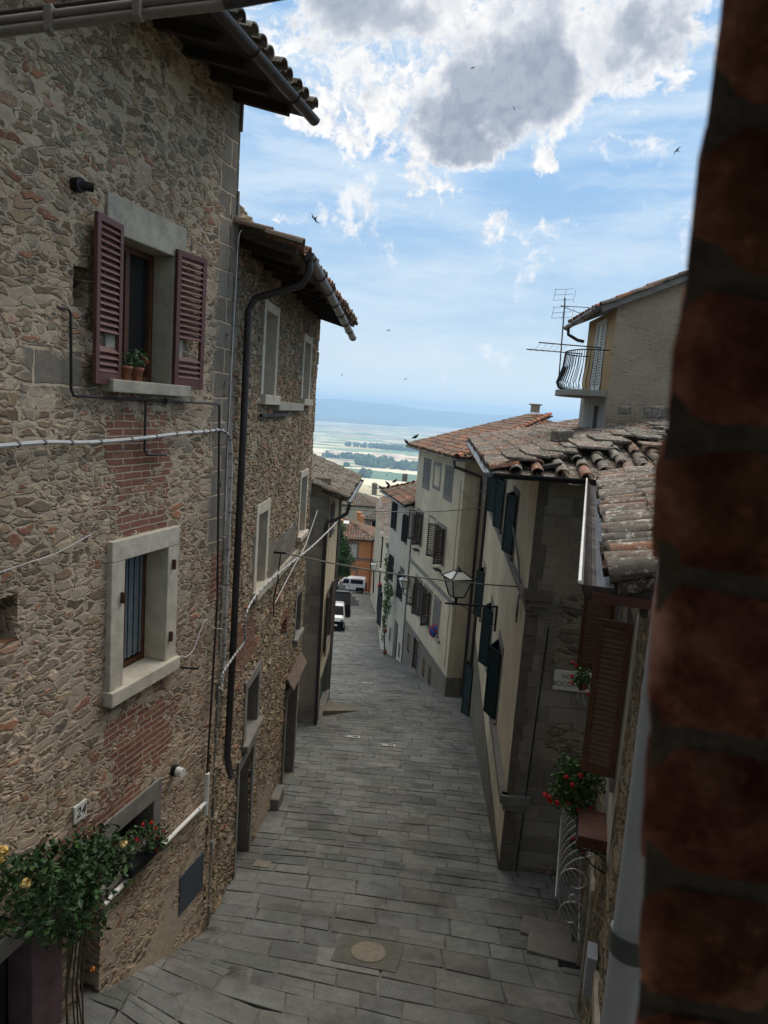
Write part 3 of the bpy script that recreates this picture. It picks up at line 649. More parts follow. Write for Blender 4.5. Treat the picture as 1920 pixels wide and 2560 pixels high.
# ================================================================= LEFT ROW
def core(parent,wall,s0,s1,zb,zt,depth,mat,o=-.34,name='rear_walls'):
    mb=MB(); d=-depth
    P=lambda a,b,z:wall.P(a,z,b)
    mb.add([P(s0,o,zb),P(s1,o,zb),P(s1,d,zb),P(s0,d,zb),P(s0,o,zt),P(s1,o,zt),P(s1,d,zt),P(s0,d,zt)],[(0,1,2,3),(4,7,6,5),(0,4,5,1),(1,5,6,2),(2,6,7,3),(3,7,4,0)])
    return mb.build(name,mat,parent)
def endcap(parent,wall,s,zb,zt,o0,o1,mat,name='corner_stones'):
    mb=MB(); wall.bx(mb,s[0],s[1],zb,zt,o0,o1); return mb.build(name,mat,parent)
def eaves(parent,wall,s0,s1,z,o_out,slope,n,rz=.09,depth=.6,th_=.05):
    """dark boarded soffit with rafters; z at outer edge"""
    g=Vector((0,0,1))*slope-wall.o; g=g.normalized(); L=(o_out+depth)/math.cos(math.atan(slope)); A=wall.P(s0,z,o_out); B=wall.P(s1,z,o_out)
    N=wall.u.cross(g).normalized(); N=N if N.z>0 else -N
    mb=MB(); mb.add([A,B,B+g*L,A+g*L,A+N*th_,B+N*th_,B+g*L+N*th_,A+g*L+N*th_],[(0,1,2,3),(4,7,6,5),(0,4,5,1),(1,5,6,2),(2,6,7,3),(3,7,4,0)]); mb.build('soffit',M_raft,parent)
    for i in range(n):
        mb=MB(); c=A+(B-A)*((i+.5)/n)-N*(rz/2+.002)+g*.10; mb.obox(c+g*(L-.1)/2,(g,wall.u,N),((L-.1)/2,.035,rz/2)); mb.build('rafter',M_raft,parent)
# ---- tall stone house
W1=Wall((-1.88,7.98),15.5,1)
H1=thing('stone_house',W1.P(-2,-6.3),'tall rubble stone house with oxblood shutters, nearest on the left','house')
h1=[hole(-1.85,-1.08,.09,1.28,.2,.1,.30),hole(-1.77,-1.08,-2.70,-1.51,.19,.12),hole(-1.85,-1.16,-4.62,-4.2,.14,.08,.2),(-4.2,-1.97,-7.2,-4.45),(-.54,-.08,-5.93,-5.5),(-2.42,-2.24,.62,.93),(-3.3,-2.98,-1.9,-1.55)]
facade(W1,'street_wall',M_rub1,H1,-5.0,.14,-7.4,3.32,h1,.024,.22,[(0,-1.95,-1.1,-.92,-.2,.5),(0,-1.8,-1.1,-1.3,-1.10,.12),(0,-.14,.2,-2.3,-1.75,.12),(0,-1.85,-.85,-3.75,-3.1,.5),(0,-2.7,-1.3,-4.1,-3.85,.2),
  (1,-.22,.2,-1.7,3.4,.4),(1,-2.9,-2.3,-.05,.25,.4),(2,-1.2,-.4,-6.6,-5.6,1.2),(2,-5,-2.2,-6,-4.4,.5)])
core(H1,W1,-5,.10,-8,3.25,7,M_cement); core(H1,W1,-17,-5.0,-8,3.25,7,M_cement,o=0.)  # second block is unseen, added behind the camera to darken the lower walls
mb=MB(); 
for i in range(34):                                   # projecting corner stones give the ragged arris
    z=-6.9+i*.295; L=random.uniform(.18,.42); W1.bx(mb,.12,.14+random.uniform(.0,.035),z,z+.285-random.uniform(0,.02),-L,.005+random.uniform(0,.03))
mb.build('corner_stones',M_serena,H1,bevel=.012)
w=window(W1,H1,-1.85,-1.08,.09,1.28,.2,M_dress,.11,.2,M_oak,bars=1,top=.30,sillo=.12)
P0=W1.P(-1.87,0,.03); shutter(w,P0,-W1.u*math.cos(R_(9))+W1.o*math.sin(R_(9)),.42,.04,1.36,M_brown,slat=.052,gap=(.36,.45),label='left shutter leaf with a missing slat')
P0=W1.P(-1.08,0,.05); shutter(w,P0,W1.u*math.cos(R_(8))+W1.o*math.sin(R_(8)),.43,.06,1.35,M_brown,slat=.052,gap=(.38,.52))
w=window(W1,H1,-1.77,-1.08,-2.70,-1.51,.19,M_pale,.14,.2,M_oak,bars=1,proud=.055,sillo=.10,pane=M_pane)
mb=MB(); 
for k in range(14): a=-1.70+k*.045; W1.bx(mb,a,a+.038,-2.62,-1.58,-.215-.012*(k%2),-.205-.012*(k%2))
mb.build('curtain',M_curt,w)
w=window(W1,H1,-1.85,-1.16,-4.62,-4.2,.14,M_serena,.1,.2,M_wfr,bars=0,top=.2,sillo=.05)
mb=MB(); W1.bx(mb,-.57,-.05,-5.96,-5.47,-.02,.012); mb.build('meter_hatch',M_slate,H1)
# doorway behind the rose
mb=MB(); W1.bx(mb,-2.86,-2.50,-7.2,-4.45,-.22,.03); pp_=mb.build('doorway_pillar',M_plum,H1,bevel=.01)
mb=MB(); W1.bx(mb,-2.50,-2.23,-7.2,-4.45,-.2,.0); mb.build('pier',M_rub3,H1)
mb=MB(); W1.bx(mb,-4.2,-1.97,-4.46,-4.28,-.3,.024); mb.build('lintel',M_serena,H1,bevel=.01)
mb=MB(); W1.bx(mb,-4.2,-1.97,-7.2,-4.46,-.30,-.26); mb.build('door',M_door,H1)
# eaves / roof / gutter
eaves(H1,W1,-5,.22,2.98,.74,.27,11)
tiles('roof_tiles',H1,M_tilel,W1.P(-5.25,3.10,.80),W1.u,Vector((0,0,1))*.27-W1.o,26,6,PALG)
gutter('gutter',H1,M_gutter,W1.P(-5.,3.02,.82),W1.P(.26,2.98,.80),.065)
# pipes on the wall
mb=MB(); mb.tube([W1.P(-2.62,.58,.03),W1.P(-2.53,.58,.05),W1.P(-2.50,.55,.05),W1.P(-2.49,-.02,.05),W1.P(-2.46,-.07,.05),W1.P(-.22,-.07,.05),W1.P(-.17,-.10,.05)],.012,6); mb.tube([W1.P(-.17,-.08,.05),W1.P(-.04,-2.3,.05),W1.P(-.12,-4.4,.05)],.013,6); mb.build('gas_pipe',M_pipe,H1)
mb=MB(); mb.tube([W1.P(-1.50,-.08,.04),W1.P(-1.50,-.53,.04),W1.P(-1.46,-.575,.04),W1.P(-1.15,-.585,.04)],.012,6); W1.bx(mb,-1.21,-1.12,-.088,-.05,.03,.075); mb.build('small_pipe',M_pipe,H1)
mb=MB(); mb.tube([W1.P(-.13,-4.40,.06),W1.P(-.14,-4.92,.06)],.030,10); mb.tube([W1.P(-.15,-4.76,.06),W1.P(-1.90,-4.76,.07)],.026,10); mb.tube([W1.P(-1.9,-4.76,.07),W1.P(-2.0,-4.78,.07)],.022,8)
for a in(-.3,-1.82): mb.tube([W1.P(a,-4.76,.07),W1.P(a-.02,-4.76,.07)],.031,10)
mb.build('pipe_guard',M_white,H1)
mb=MB(); mb.tube([W1.P(-2.42,1.51,0),W1.P(-2.42,1.51,.07)],.055,14); mb.tube([W1.P(-2.42,1.51,.05),W1.P(-2.35,1.51,.12)],.034,12); mb.build('flue_outlet',M_iron,H1)
mb=MB(); mb.tube([W1.P(-.78,-4.05,.0),W1.P(-.78,-4.05,.05)],.06,14); mb.build('lamp_base',M_iron,H1)
mb=MB(); mb.tube([W1.P(-.78,-4.05,.05),W1.P(-.79,-4.05,.13)],.05,14); mb.build('wall_lamp',M_white,H1)
mb=MB(); W1.bx(mb,-2.36,-2.20,-3.77,-3.61,.0,.02); pl=mb.build('house_number',M_marble,H1,bevel=.003)
cu=bpy.data.curves.new('number_text','FONT'); cu.body='24'; cu.size=.13; cu.extrude=.002; cu.align_x='CENTER'; cu.align_y='CENTER'; cu.shear=.2; CU24=cu
def text(cu,name,parent,mat,wall,s,z,o,sx=1.):
    cu.materials.append(mat); ob=bpy.data.objects.new('tmp',cu); me=bpy.data.meshes.new_from_object(ob); bpy.data.objects.remove(ob)
    me.materials.clear(); me.materials.append(mat); ob=bpy.data.objects.new(name,me)
    r=wall.u if wall.side>0 else -wall.u; n=wall.o
    M=Matrix(((r.x*sx,0,n.x,0),(r.y*sx,0,n.y,0),(0,1,0,0),(0,0,0,1))); M.translation=wall.P(s,z,o); _link(ob,parent,M); return ob
text(CU24,'number',pl,M_ink,W1,-2.28,-3.69,.021)
# ---- second house
W2=Wall((-1.88,7.98),2.35,1)
H2=thing('stone_house',W2.P(3.5,-7.6),'lower rubble stone house with narrow windows and a black downpipe, second on the left','house')
win2=[(1.88,2.62,.09,1.22,.13,.14),(5.15,5.85,.09,1.12,.13,.12),(2.02,2.6,-2.72,-1.62,.16,.12),(5.62,6.3,-2.55,-1.42,.13,.1),(5.88,6.45,-4.70,-3.85,.14,.1),(1.82,2.55,-4.95,-4.15,.15,.1)]
h2=[hole(a,b,c,d,s_,sl) for a,b,c,d,s_,sl in win2]+[(1.55,2.42,-7.4,-5.28),(5.25,6.5,-8.2,-5.75),(4.35,4.9,-4.3,-3.95)]
facade(W2,'street_wall',M_rub2,H2,.0,6.88,-8.6,2.15,h2,.03,.2,[(0,.9,1.7,-3.6,-3.0,.4),(0,1.4,2.2,-3.7,-3.2,.2),(0,4.3,5.1,-4.3,-3.8,.2),(1,0,.42,-3.8,2.2,.15),(1,2.9,5.4,-3.0,-2.2,.25),(2,2.9,4.2,-8,-6.6,1.2)])
core(H2,W2,.0,6.85,-9,2.0,7,M_cement)
mb=MB()
for i in range(38):
    z=-8.1+i*.27; L=random.uniform(.15,.4); W2.bx(mb,6.86,6.885+random.uniform(.0,.03),z,z+.26,-L,.005+random.uniform(0,.03))
mb.build('corner_stones',M_dress,H2,bevel=.012)
for i,(a,b,c,d,s_,sl) in enumerate(win2):
    w=window(W2,H2,a,b,c,d,s_,M_pale if i<4 else M_serena,sl,.17,M_greysh if i<2 else M_wfr,bars=1 if i>1 else 0,proud=.03,sillo=.10,pane=M_cement if i<2 else M_pane)
mb=MB(); W2.bx(mb,2.78,5.0,-.13,.0,-.1,.09); mb.build('stone_ledge',M_dress,H2,bevel=.01)
mb=MB(); W2.bx(mb,1.75,3.6,-.22,-.18,.02,.06); mb.build('iron_rail',M_iron,H2)
mb=MB(); W2.bx(mb,2.9,5.6,-2.95,-2.80,-.1,.05); mb.build('string_course',M_dress,H2,bevel=.01)
mb=MB(); W2.bx(mb,1.45,1.56,-7.6,-5.26,-.2,.03); W2.bx(mb,2.41,2.55,-7.6,-5.26,-.2,.03); W2.bx(mb,1.45,2.55,-5.28,-5.1,-.2,.035); d_=mb.build('doorway_surround',M_serena,H2,bevel=.01)
mb=MB(); W2.bx(mb,1.56,2.41,-7.6,-5.28,-.24,-.2); mb.build('door',M_door,d_)
mb=MB(); W2.bx(mb,5.15,5.27,-8.4,-5.73,-.2,.05); W2.bx(mb,6.48,6.62,-8.4,-5.73,-.2,.05); W2.bx(mb,5.15,6.62,-5.75,-5.55,-.2,.055); d_=mb.build('doorway_surround',M_serena,H2,bevel=.01)
mb=MB(); W2.bx(mb,5.27,6.48,-8.4,-5.75,-.24,-.2); mb.build('door',M_door,d_)
mb=MB(); W2.bx(mb,4.2,4.75,-8.5,-7.25,-.02,.16); W2.bx(mb,4.75,5.2,-8.5,-7.6,-.02,.10); mb.build('stone_bench',M_serena,H2,bevel=.02)
# tiled hood over the second door
g_=(Vector((0,0,1))*1.6-W2.o).normalized(); mb=MB(); mb.obox(W2.P(5.9,-5.40,.10),(W2.u,g_,W2.u.cross(g_)),(.80,.13,.025)); mb.build('door_hood',M_hood,H2,bevel=.01)
eaves(H2,W2,.12,6.98,1.62,.70,.27,11)
tiles('roof_tiles',H2,M_tile,W2.P(.14,1.72,.74),W2.u,Vector((0,0,1))*.27-W2.o,32,10,PAL)
gutter('gutter',H2,M_gutter,W2.P(.34,1.68,.80),W2.P(6.95,1.41,.70),.07)
mb=MB(); mb.tube([W2.P(.50,1.62,.80),W2.P(.50,1.50,.80),W2.P(.53,1.36,.72),W2.P(.56,1.25,.4),W2.P(.56,1.17,.17),W2.P(.56,1.02,.10),W2.P(.57,-.3,.10),W2.P(.55,-1.5,.10),W2.P(.50,-3,.11),W2.P(.40,-4.45,.12),W2.P(.38,-4.62,.16),W2.P(.33,-4.70,.22)],.043,12); mb.build('downpipe',M_pipe,H2)
# ---- third house
W3=Wall((-1.46,18.7),.8,1); W3s=Wall((-6.0,18.7),90,1)
H3=thing('plastered_house',W3.P(2,-9.4),'cream plastered house with a dark stone side wall, third on the left','house')
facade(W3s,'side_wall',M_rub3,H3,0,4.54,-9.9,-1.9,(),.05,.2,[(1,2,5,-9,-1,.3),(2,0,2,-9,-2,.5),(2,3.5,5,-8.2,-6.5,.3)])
h3=[hole(.5,1.3,-3.5,-2.75,.08,.06),hole(.9,2.1,-6.9,-5.3,.1,.08),(.5,2.85,-9.9,-7.7)]
facade(W3,'street_wall',M_cream,H3,.0,3.2,-10.2,-2.35,h3,None,.2)
core(H3,W3,.02,3.2,-11,-2.4,6,M_cement,o=-.3)
W3b=Wall((W3.P(3.2,0).x,W3.P(3.2,0).y),-24,1); facade(W3b,'rear_street_wall',M_cream,H3,0,2.4,-11,-2.4,(),None,.2)
w=window(W3,H3,.5,1.3,-3.5,-2.75,.08,M_serena,.06,.1,M_wfr,bars=1); shutter(w,W3.P(.5,0,.03),W3.u,.40,-3.5,-2.75,M_greysh); shutter(w,W3.P(.91,0,.03),W3.u,.39,-3.5,-2.75,M_greysh)
w=window(W3,H3,.9,2.1,-6.9,-5.3,.1,M_serena,.08,.1,M_wfr,bars=1); shutter(w,W3.P(.9,0,.03),-W3.u*.97+W3.o*.12,.55,-6.95,-5.25,M_dbrown); shutter(w,W3.P(2.1,0,.03),W3.u*.97+W3.o*.14,.55,-6.95,-5.25,M_dbrown)
mb=MB(); W3.bx(mb,.42,.54,-9.9,-7.6,-.2,.02); W3.bx(mb,2.82,2.95,-9.9,-7.6,-.2,.02); W3.bx(mb,.42,2.95,-7.72,-7.58,-.2,.023); W3.bx(mb,.42,2.95,-9.5,-8.98,-.2,.10); d_=mb.build('doorway_surround',M_serena,H3)
mb=MB(); W3.bx(mb,.54,2.82,-9.9,-7.72,-.14,-.1); mb.build('green_door',M_gdoor,d_)
eaves(H3,W3,-.42,5.6,-2.42,.48,.36,9,depth=.3)
tiles('roof_tiles',H3,M_tileg,W3.P(-.45,-2.33,.50),W3.u,Vector((0,0,1))*.36-W3.o,29,12,PALG,n=5)
tiles('rear_roof_tiles',H3,M_tileg,W3.P(-.45,-2.33+12*.34*.339*2+.02,-7.2),W3.u,Vector((0,0,1))*.36+W3.o,29,12,PALG,n=3,under=False)
gutter('gutter',H3,M_zinc,W3.P(-.5,-2.42,.55),W3.P(5.7,-2.44,.55),.07)
mb=MB(); mb.tube([W3.P(-.36,-2.5,.55),W3.P(-.36,-2.75,.5),W3.P(-.16,-2.98,.2),W3.P(-.12,-3.05,-.02),W3.P(-.10,-3.3,-.06),W3.P(-.10,-9.2,.0)],.05,10); mb.build('downpipe',M_pipe,H3)
mb=MB(); mb.tube([W3.P(3.24,-2.6,.04),W3.P(3.24,-10,.04)],.05,10); mb.build('grey_downpipe',M_zinc,H3)
mb=MB(); 
for i in range(5): W3.bx(mb,2.9+random.uniform(-.03,.03),3.35+random.uniform(-.03,.03),-.98+i*.1,-.9+i*.1,-4.3,-3.85)
mb.build('stone_chimney',M_sdark,H3,bevel=.01)
# ================================================================= RIGHT ROW
UP=Vector((0,0,1))
def vshut(w,wall,s0,s1,z0,z1,mat,out=.20,slat=.05,**kw):
    """pair of leaves pushed ajar so that they meet in a V away from the wall"""
    c=(s0+s1)/2; L=math.hypot((s1-s0)/2,out)
    shutter(w,wall.P(s0,0,.03),(wall.u*(c-s0)+wall.o*out),L,z0,z1,mat,slat=slat,**kw); shutter(w,wall.P(s1,0,.03),(wall.u*(c-s1)+wall.o*out),L,z0,z1,mat,slat=slat,**kw)
def flatshut(w,wall,s0,s1,z0,z1,mat,o=.03,**kw):
    c=(s0+s1)/2; shutter(w,wall.P(s0,0,o),wall.u,c-s0-.004,z0,z1,mat,**kw); shutter(w,wall.P(c+.004,0,o),wall.u,s1-c-.004,z0,z1,mat,**kw)
# ---- house on the alley corner (cream front, dark stone flank)
WR2=Wall((2.24,10.4),4.8,-1); WR2s=Wall((2.24,10.4),94.8,1)
H5=thing('corner_house',WR2.P(5,-8.5),'cream fronted house with bottle green shutters and a dark stone flank on the alley corner','house')
up=[(2.55,3.45),(5.5,6.4),(8.3,9.1),(11.2,12.)]; mid=[(2.6,3.5),(5.5,6.35),(9.6,10.4)]
hR2=[hole(a,b,-2.5,-1.42,.12,.08) for a,b in up]+[hole(a,b,-5.75,-4.45,.12,.1) for a,b in mid]+[(10.6,11.6,-10,-7.7),(4.2,4.6,-7.7,-7.0)]
facade(WR2,'street_wall',M_cream,H5,0.,12.8,-10.4,-.78,hR2,None,.2)
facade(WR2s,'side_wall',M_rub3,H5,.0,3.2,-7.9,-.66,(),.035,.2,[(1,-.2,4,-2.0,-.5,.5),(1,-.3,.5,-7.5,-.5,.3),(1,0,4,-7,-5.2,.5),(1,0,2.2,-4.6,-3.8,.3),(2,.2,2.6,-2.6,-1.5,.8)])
core(H5,WR2,.05,12.8,-11,-.85,4.5,M_cement)
mb=MB()
for i in range(24):
    z=-7.5+i*.285; e=random.uniform(.10,.22); mb.col=(1,1,1); WR2s.bx(mb,.0,e,z,z+.275,-.04,.012+random.uniform(0,.012))
mb.build('corner_stones',M_sdark,H5,bevel=.01)
mb=MB(); WR2.bx(mb,-.02,12.8,-9.9,-7.05,-.01,.016); mb.build('base_render',M_rub5,H5) if False else None
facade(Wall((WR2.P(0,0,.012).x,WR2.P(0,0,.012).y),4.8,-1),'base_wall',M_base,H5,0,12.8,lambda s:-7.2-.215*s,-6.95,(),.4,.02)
mb=MB(); WR2.bx(mb,-.06,12.8,-2.72,-2.58,-.05,.05); WR2.bx(mb,-.05,12.8,-2.80,-2.72,-.05,.025); mb.build('string_course',M_serena,H5,bevel=.006)
mb=MB(); WR2s.bx(mb,-.06,.36,-2.66,-2.50,-.05,.09); WR2s.bx(mb,-.04,.32,-2.76,-2.66,-.05,.06); WR2s.bx(mb,-.02,.28,-2.84,-2.76,-.05,.035); mb.build('cornice_return',M_sdark,H5,bevel=.008)
mb=MB(); WR2.bx(mb,-.06,3.6,-5.95,-5.80,-.05,.10); WR2s.bx(mb,-.08,.36,-5.95,-5.80,-.05,.10); WR2s.bx(mb,-.04,.30,-6.06,-5.95,-.05,.06); mb.build('lower_cornice',M_serena,H5,bevel=.008)
for i,(a,b) in enumerate(up):
    w=window(WR2,H5,a,b,-2.5,-1.42,.12,M_sdark,.08,.15,M_wfr,bars=1,proud=.02)
    vshut(w,WR2,a,b,-2.5,-1.40,M_dgreen if i<3 else M_greysh,.15)
for i,(a,b) in enumerate(mid):
    w=window(WR2,H5,a,b,-5.75,-4.45,.13,M_serena,.1,.15,M_wfr,bars=1,proud=.02,top=.2)
    vshut(w,WR2,a,b,-5.78,-4.43,M_dgreen,.19)
mb=MB(); WR2.bx(mb,10.6,11.6,-10,-7.7,-.18,-.14); d_=mb.build('door',M_door,H5); vshut(d_,WR2,10.6,11.6,-9.6,-7.7,M_dgreen,.22)
eaves(H5,WR2,-.35,12.9,-.83,.66,.24,16,rz=.07,depth=.25)
# roof: street slope and alley slope meeting on a hip
Ec=WR2.P(-.55,-.72,.72); gS=(UP*.24-WR2.o).normalized(); gA=(UP*.24+WR2.u).normalized()
PG2=PALG+PAL[:3]
tiles('street_roof_tiles',H5,M_tilel,Ec,WR2.u,gS,64,13,PG2,hm=lambda x:min(13*.34,x*1.02),pitch=.21)
eA=-WR2.o
tiles('alley_roof_tiles',H5,M_tilel,Ec,eA,gA,18,13,PG2,hm=lambda x:min(13*.34,max(0,x*1.02)),pitch=.32,jit=1.8,cr=.28)
gutter('gutter',H5,M_zinc,WR2.P(-.62,-.76,.78),WR2.P(12.9,-.80,.78),.07)
gutter('gutter',H5,M_iron,WR2.P(-.66,-.76,.72),WR2.P(-.66,-.74,-.72),.07)
mb=MB(); pp=[WR2.P(10.9,-.85,.72),WR2.P(10.9,-1.1,.6),WR2.P(10.9,-1.4,.14),WR2.P(10.9,-1.7,.09),WR2.P(10.9,-9.2,.09)]; mb.tube(pp,.055,10); mb.build('downpipe',M_pipe,H5)
# loose slabs and stones on the old roof
for i in range(46):
    x=random.uniform(.3,4.6); y=random.uniform(1.2,4.2); 
    if y>x*1.02: y=x*.9
    c=Ec+eA*x+gA*y+Vector((0,0,.10+random.uniform(0,.03))); mb=MB(); k=random.uniform(.7,1.2); mb.col=tuple(v*k for v in random.choice(PALG)); a=random.uniform(-.4,.4)
    mb.obox(c,(eA*math.cos(a)+WR2.u*math.sin(a),WR2.u*math.cos(a)-eA*math.sin(a)+UP*.2,UP),(random.uniform(.14,.34),random.uniform(.09,.17),.018)); mb.build('roof_slab',M_tilel,H5,bevel=.006)
for (px,py,yy,q) in [(1405,1090,11.9,.13),(1640,1030,14.2,.16),(1560,1025,14.4,.10)]:
    mb=MB(); mb.col=(.17,.15,.125); p=at(px,py,yy); mb.obox(p,((1,.2,.1),(-.2,1,0),(0,0,1)),(q*1.2,q,q*.75)); mb.build('roof_stone',M_tilel,H5,bevel=.03)
# street name plate, iron pipe and cables on the flank
mb=MB(); WR2s.bx(mb,.52,1.10,-4.02,-3.70,.012,.035); sg=mb.build('street_sign',M_marble,H5,bevel=.012)
for tx,zz in (('VICOLO',-3.80),('BOCCACCIO',-3.915)):
    cu=bpy.data.curves.new('t','FONT'); cu.body=tx; cu.size=.105; cu.extrude=.002; cu.align_x='CENTER'; cu.align_y='CENTER'; text(cu,'sign_lettering',sg,M_ink,WR2s,.81,zz,.036,.95)
mb=MB(); mb.tube([WR2s.P(.36,-3.05,.03),WR2s.P(.26,-7.3,.03)],.011,6); mb.build('conduit',M_iron,H5)
# bracket with cable coil
mb=MB(); 
for k in range(4): mb.tube([WR2.P(.55+.03*k,-2.75,.05),WR2.P(.5+.03*k,-3.0,.07),WR2.P(.48+.03*k,-3.15-.02*k,.06),WR2.P(.52+.03*k,-2.9,.05)],.012,5)
mb.tube([WR2.P(2.9,-1.9,.04),WR2.P(2.5,-2.0,.05),WR2.P(1.2,-2.3,.05),WR2.P(.55,-2.66,.05)],.018,6); mb.build('cable_coil',M_gcab,H5)
# ---- brick house with balcony behind the roof
WB=Wall((4.46,15.),1.5,-1); WBs=Wall((4.46,15.),91.5,1)
H6=thing('balcony_house',WB.P(1,-.5),'rough brick house with a small balcony standing above the roofs','house')
gz_=MB(); zt=lambda s:2.42+.45*s
pts=[WBs.P(0,-1),WBs.P(3.4,-1),WBs.P(3.4,zt(3.4)),WBs.P(0,zt(0))]
nx=60; V=[];F=[]
for j in range(61):
    for i in range(nx+1):
        s_=3.4*i/nx; V.append((s_,0,-1+(zt(s_)+1)*j/60))
for j in range(60):
    for i in range(nx): a=j*(nx+1)+i; F.append((a,a+1,a+nx+2,a+nx+1))
me=bpy.data.meshes.new('gable_wall'); me.from_pydata(V,[],F); me.materials.append(M_rub4); me.polygons.foreach_set('use_smooth',[True]*len(F)); o=bpy.data.objects.new('gable_wall',me); _link(o,H6,WBs.M)
facade(WB,'balcony_wall',M_ochre,H6,0,2.3,.60,2.40,[(.62,1.42,.72,2.28)],None,.15)
facade(WB,'lower_wall',M_cement,H6,0,2.3,-1,.60,[(.6,.95,-.3,.42)],None,.25)
core(H6,WB,.03,2.3,-1,2.35,3.4,M_cement,o=-.3)
mb=MB(); WB.bx(mb,.6,1.44,.72,2.28,-.14,-.10); w=mb.build('balcony_door',M_door,H6)
flatshut(w,WB,.62,1.42,.74,2.27,M_whitesh,.02,slat=.06)
mb=MB(); WB.bx(mb,.6,.95,-.3,.42,-.22,-.2); mb.build('dark_opening',M_iron,H6)
g6=(UP*.45-WB.o).normalized(); tiles('roof_tiles',H6,M_tile,WB.P(-.14,2.40,.38),WB.u,g6,13,11,PAL)
mb=MB(); a=WB.P(-.12,2.33,.36); mb.bar(a,a+g6*3.9,.07,.12); mb.build('verge_board',M_serena,H6)
gutter('gutter',H6,M_gutter,WB.P(-.2,2.36,.44),WB.P(2.7,2.30,.44),.075)
mb=MB(); mb.tube([WB.P(2.5,2.28,.44),WB.P(2.5,2.1,.42),WB.P(2.45,1.98,.2),WB.P(2.4,1.95,.05)],.04,8); mb.build('downpipe',M_gutter,H6)
mb=MB(); n=12; top=[];bot=[]
for q,zz in ((0,.60),(1,.72)):
    for i in range(n+1):
        a=math.pi*i/n; mb.v.append(WB.P(1.02-math.cos(a)*.98,zz,math.sin(a)**.6*.85)); mb.c.append((1,1,1))
mb.f.append(list(range(n+1))); mb.f.append(list(range(2*n+1,n,-1))); mb.sm+= [False]*2
for i in range(n): mb.f.append([i,n+1+i,n+2+i,i+1]); mb.sm.append(False)
bal=mb.build('balcony_slab',M_cement,H6)
mb=MB()
def pb(a,k): return WB.P(1.02-math.cos(a)*.95*k,0,max(.02,(math.sin(a)**.6)*.80*k))
for i in range(31):
    a=math.pi*(.02+.96*i/30); pts=[]
    for zz,k in ((.72,.84),(.78,1.0),(.90,1.06),(1.05,1.0),(1.25,.93),(1.55,.90)): p=pb(a,k); p.z=zz; pts.append(p)
    mb.tube(pts,.008,5)
tp=[]
for i in range(25): p=pb(math.pi*i/24,.90); p.z=1.56; tp.append(p)
mb.tube(tp,.014,6); mb.build('balcony_railing',M_iron,H6)
# drying rack and aerial
dr=thing('drying_rack',WB.P(1,1.56,.8),'thin clothes airer reaching out from the balcony railing','clothes airer')
for s_ in(.15,1.75): mb=MB(); mb.tube([WB.P(s_,1.60,.2),WB.P(s_,1.62,1.5)],.013,5); mb.build('arm',M_iron,dr)
mb=MB()
for k in range(5): mb.tube([WB.P(.15+1.6*i/8,1.61-.07*math.sin(math.pi*i/8),.90+k*.14) for i in range(9)],.004,4)
mb.build('line',M_gcab,dr)
an=thing('tv_aerial',at(1390,960,17),'tall television aerial on a mast behind the balcony','aerial')
mb=MB(); b0=at(1396,960,17); b1=at(1413,745,17); mb.tube([b0,b1],.016,6); mb.build('mast',M_gutter,an)
mb=MB()
for zz,tilt in ((0.04,1),(-.36,-1)):
    for k in range(3): c=b1+Vector((-.05,0,zz-.10+.12*k)); mb.tube([c-Vector((.22,.05,.02)),c+Vector((.24,.05,.05))],.004,4)
    for k in(-.22,.02,.24): mb.tube([b1+Vector((-.05+k,0,zz-.12)),b1+Vector((-.05+k+.04,0,zz+.16))],.004,4)
mb.build('reflector',M_iron,an)
mb=MB()
for dx,dz in ((.65,-.16),(.62,-.36)):
    mb.tube([b1+Vector((-.1,0,-.18)),b1+Vector((dx,.1,dz))],.008,4)
    for k in range(9): c=b1+Vector((-.1,0,-.18)).lerp(Vector((dx,.1,dz)),.3+.08*k) if False else b1+Vector((-.1,0,-.18))+(Vector((dx,.1,dz))-Vector((-.1,0,-.18)))*(.3+.085*k); mb.tube([c-Vector((.02,.12,.03)),c+Vector((.02,.12,.03))],.005,4)
mb.build('antenna_boom',M_iron,an)
# ---- third right house (beige) and its lower neighbour
WR3=Wall((2.63,23.96),-10.8,-1); WR3s=Wall((2.63,23.96),79.2,1)
H7=thing('beige_house',WR3.P(3.5,-10.8),'tall beige plastered house with blind windows and a dark base beyond the alley','house')
u7=[(1.42,2.36),(4.78,5.80)]; m7=[(1.72,2.82),(5.3,6.3)]; l7=[(4.55,5.55),(2.95,4.05),(1.6,2.35)]
h7=[hole(a,b,-3.0,-1.98,.14,.0,.12) for a,b in u7]+[hole(a,b,-5.45,-4.2,.14,.06) for a,b in m7]+[hole(a,b,-8.15,-6.95,.14,.06) for a,b in l7]+[(4.2,5.1,-11.2,-9.35),(5.85,6.3,-10.4,-9.6),(3.0,3.4,-10.4,-9.7),(2.0,2.4,-10.3,-9.65)]
facade(WR3,'street_wall',M_beige,H7,0,7.,-12.2,-1.45,h7,None,.2)
facade(WR3s,'side_wall',M_beige,H7,0,5.5,-11,-1.45,(),None,.2)
for wl,L in((WR3,7.),(WR3s,5.5)):
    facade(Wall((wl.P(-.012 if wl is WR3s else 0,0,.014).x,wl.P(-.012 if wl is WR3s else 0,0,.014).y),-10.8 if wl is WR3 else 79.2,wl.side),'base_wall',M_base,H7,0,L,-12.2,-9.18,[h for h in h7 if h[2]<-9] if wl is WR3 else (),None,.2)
core(H7,WR3,.05,7,-12,-1.5,5.4,M_cement)
for (a,b) in u7:
    w=window(WR3,H7,a,b,-3.0,-1.98,.14,M_serena,.13,.12,M_wfr,bars=1,proud=.012,top=.13,sillo=.014); flatshut(w,WR3,a,b,-3.0,-1.98,M_greysh,.0,slat=.055)
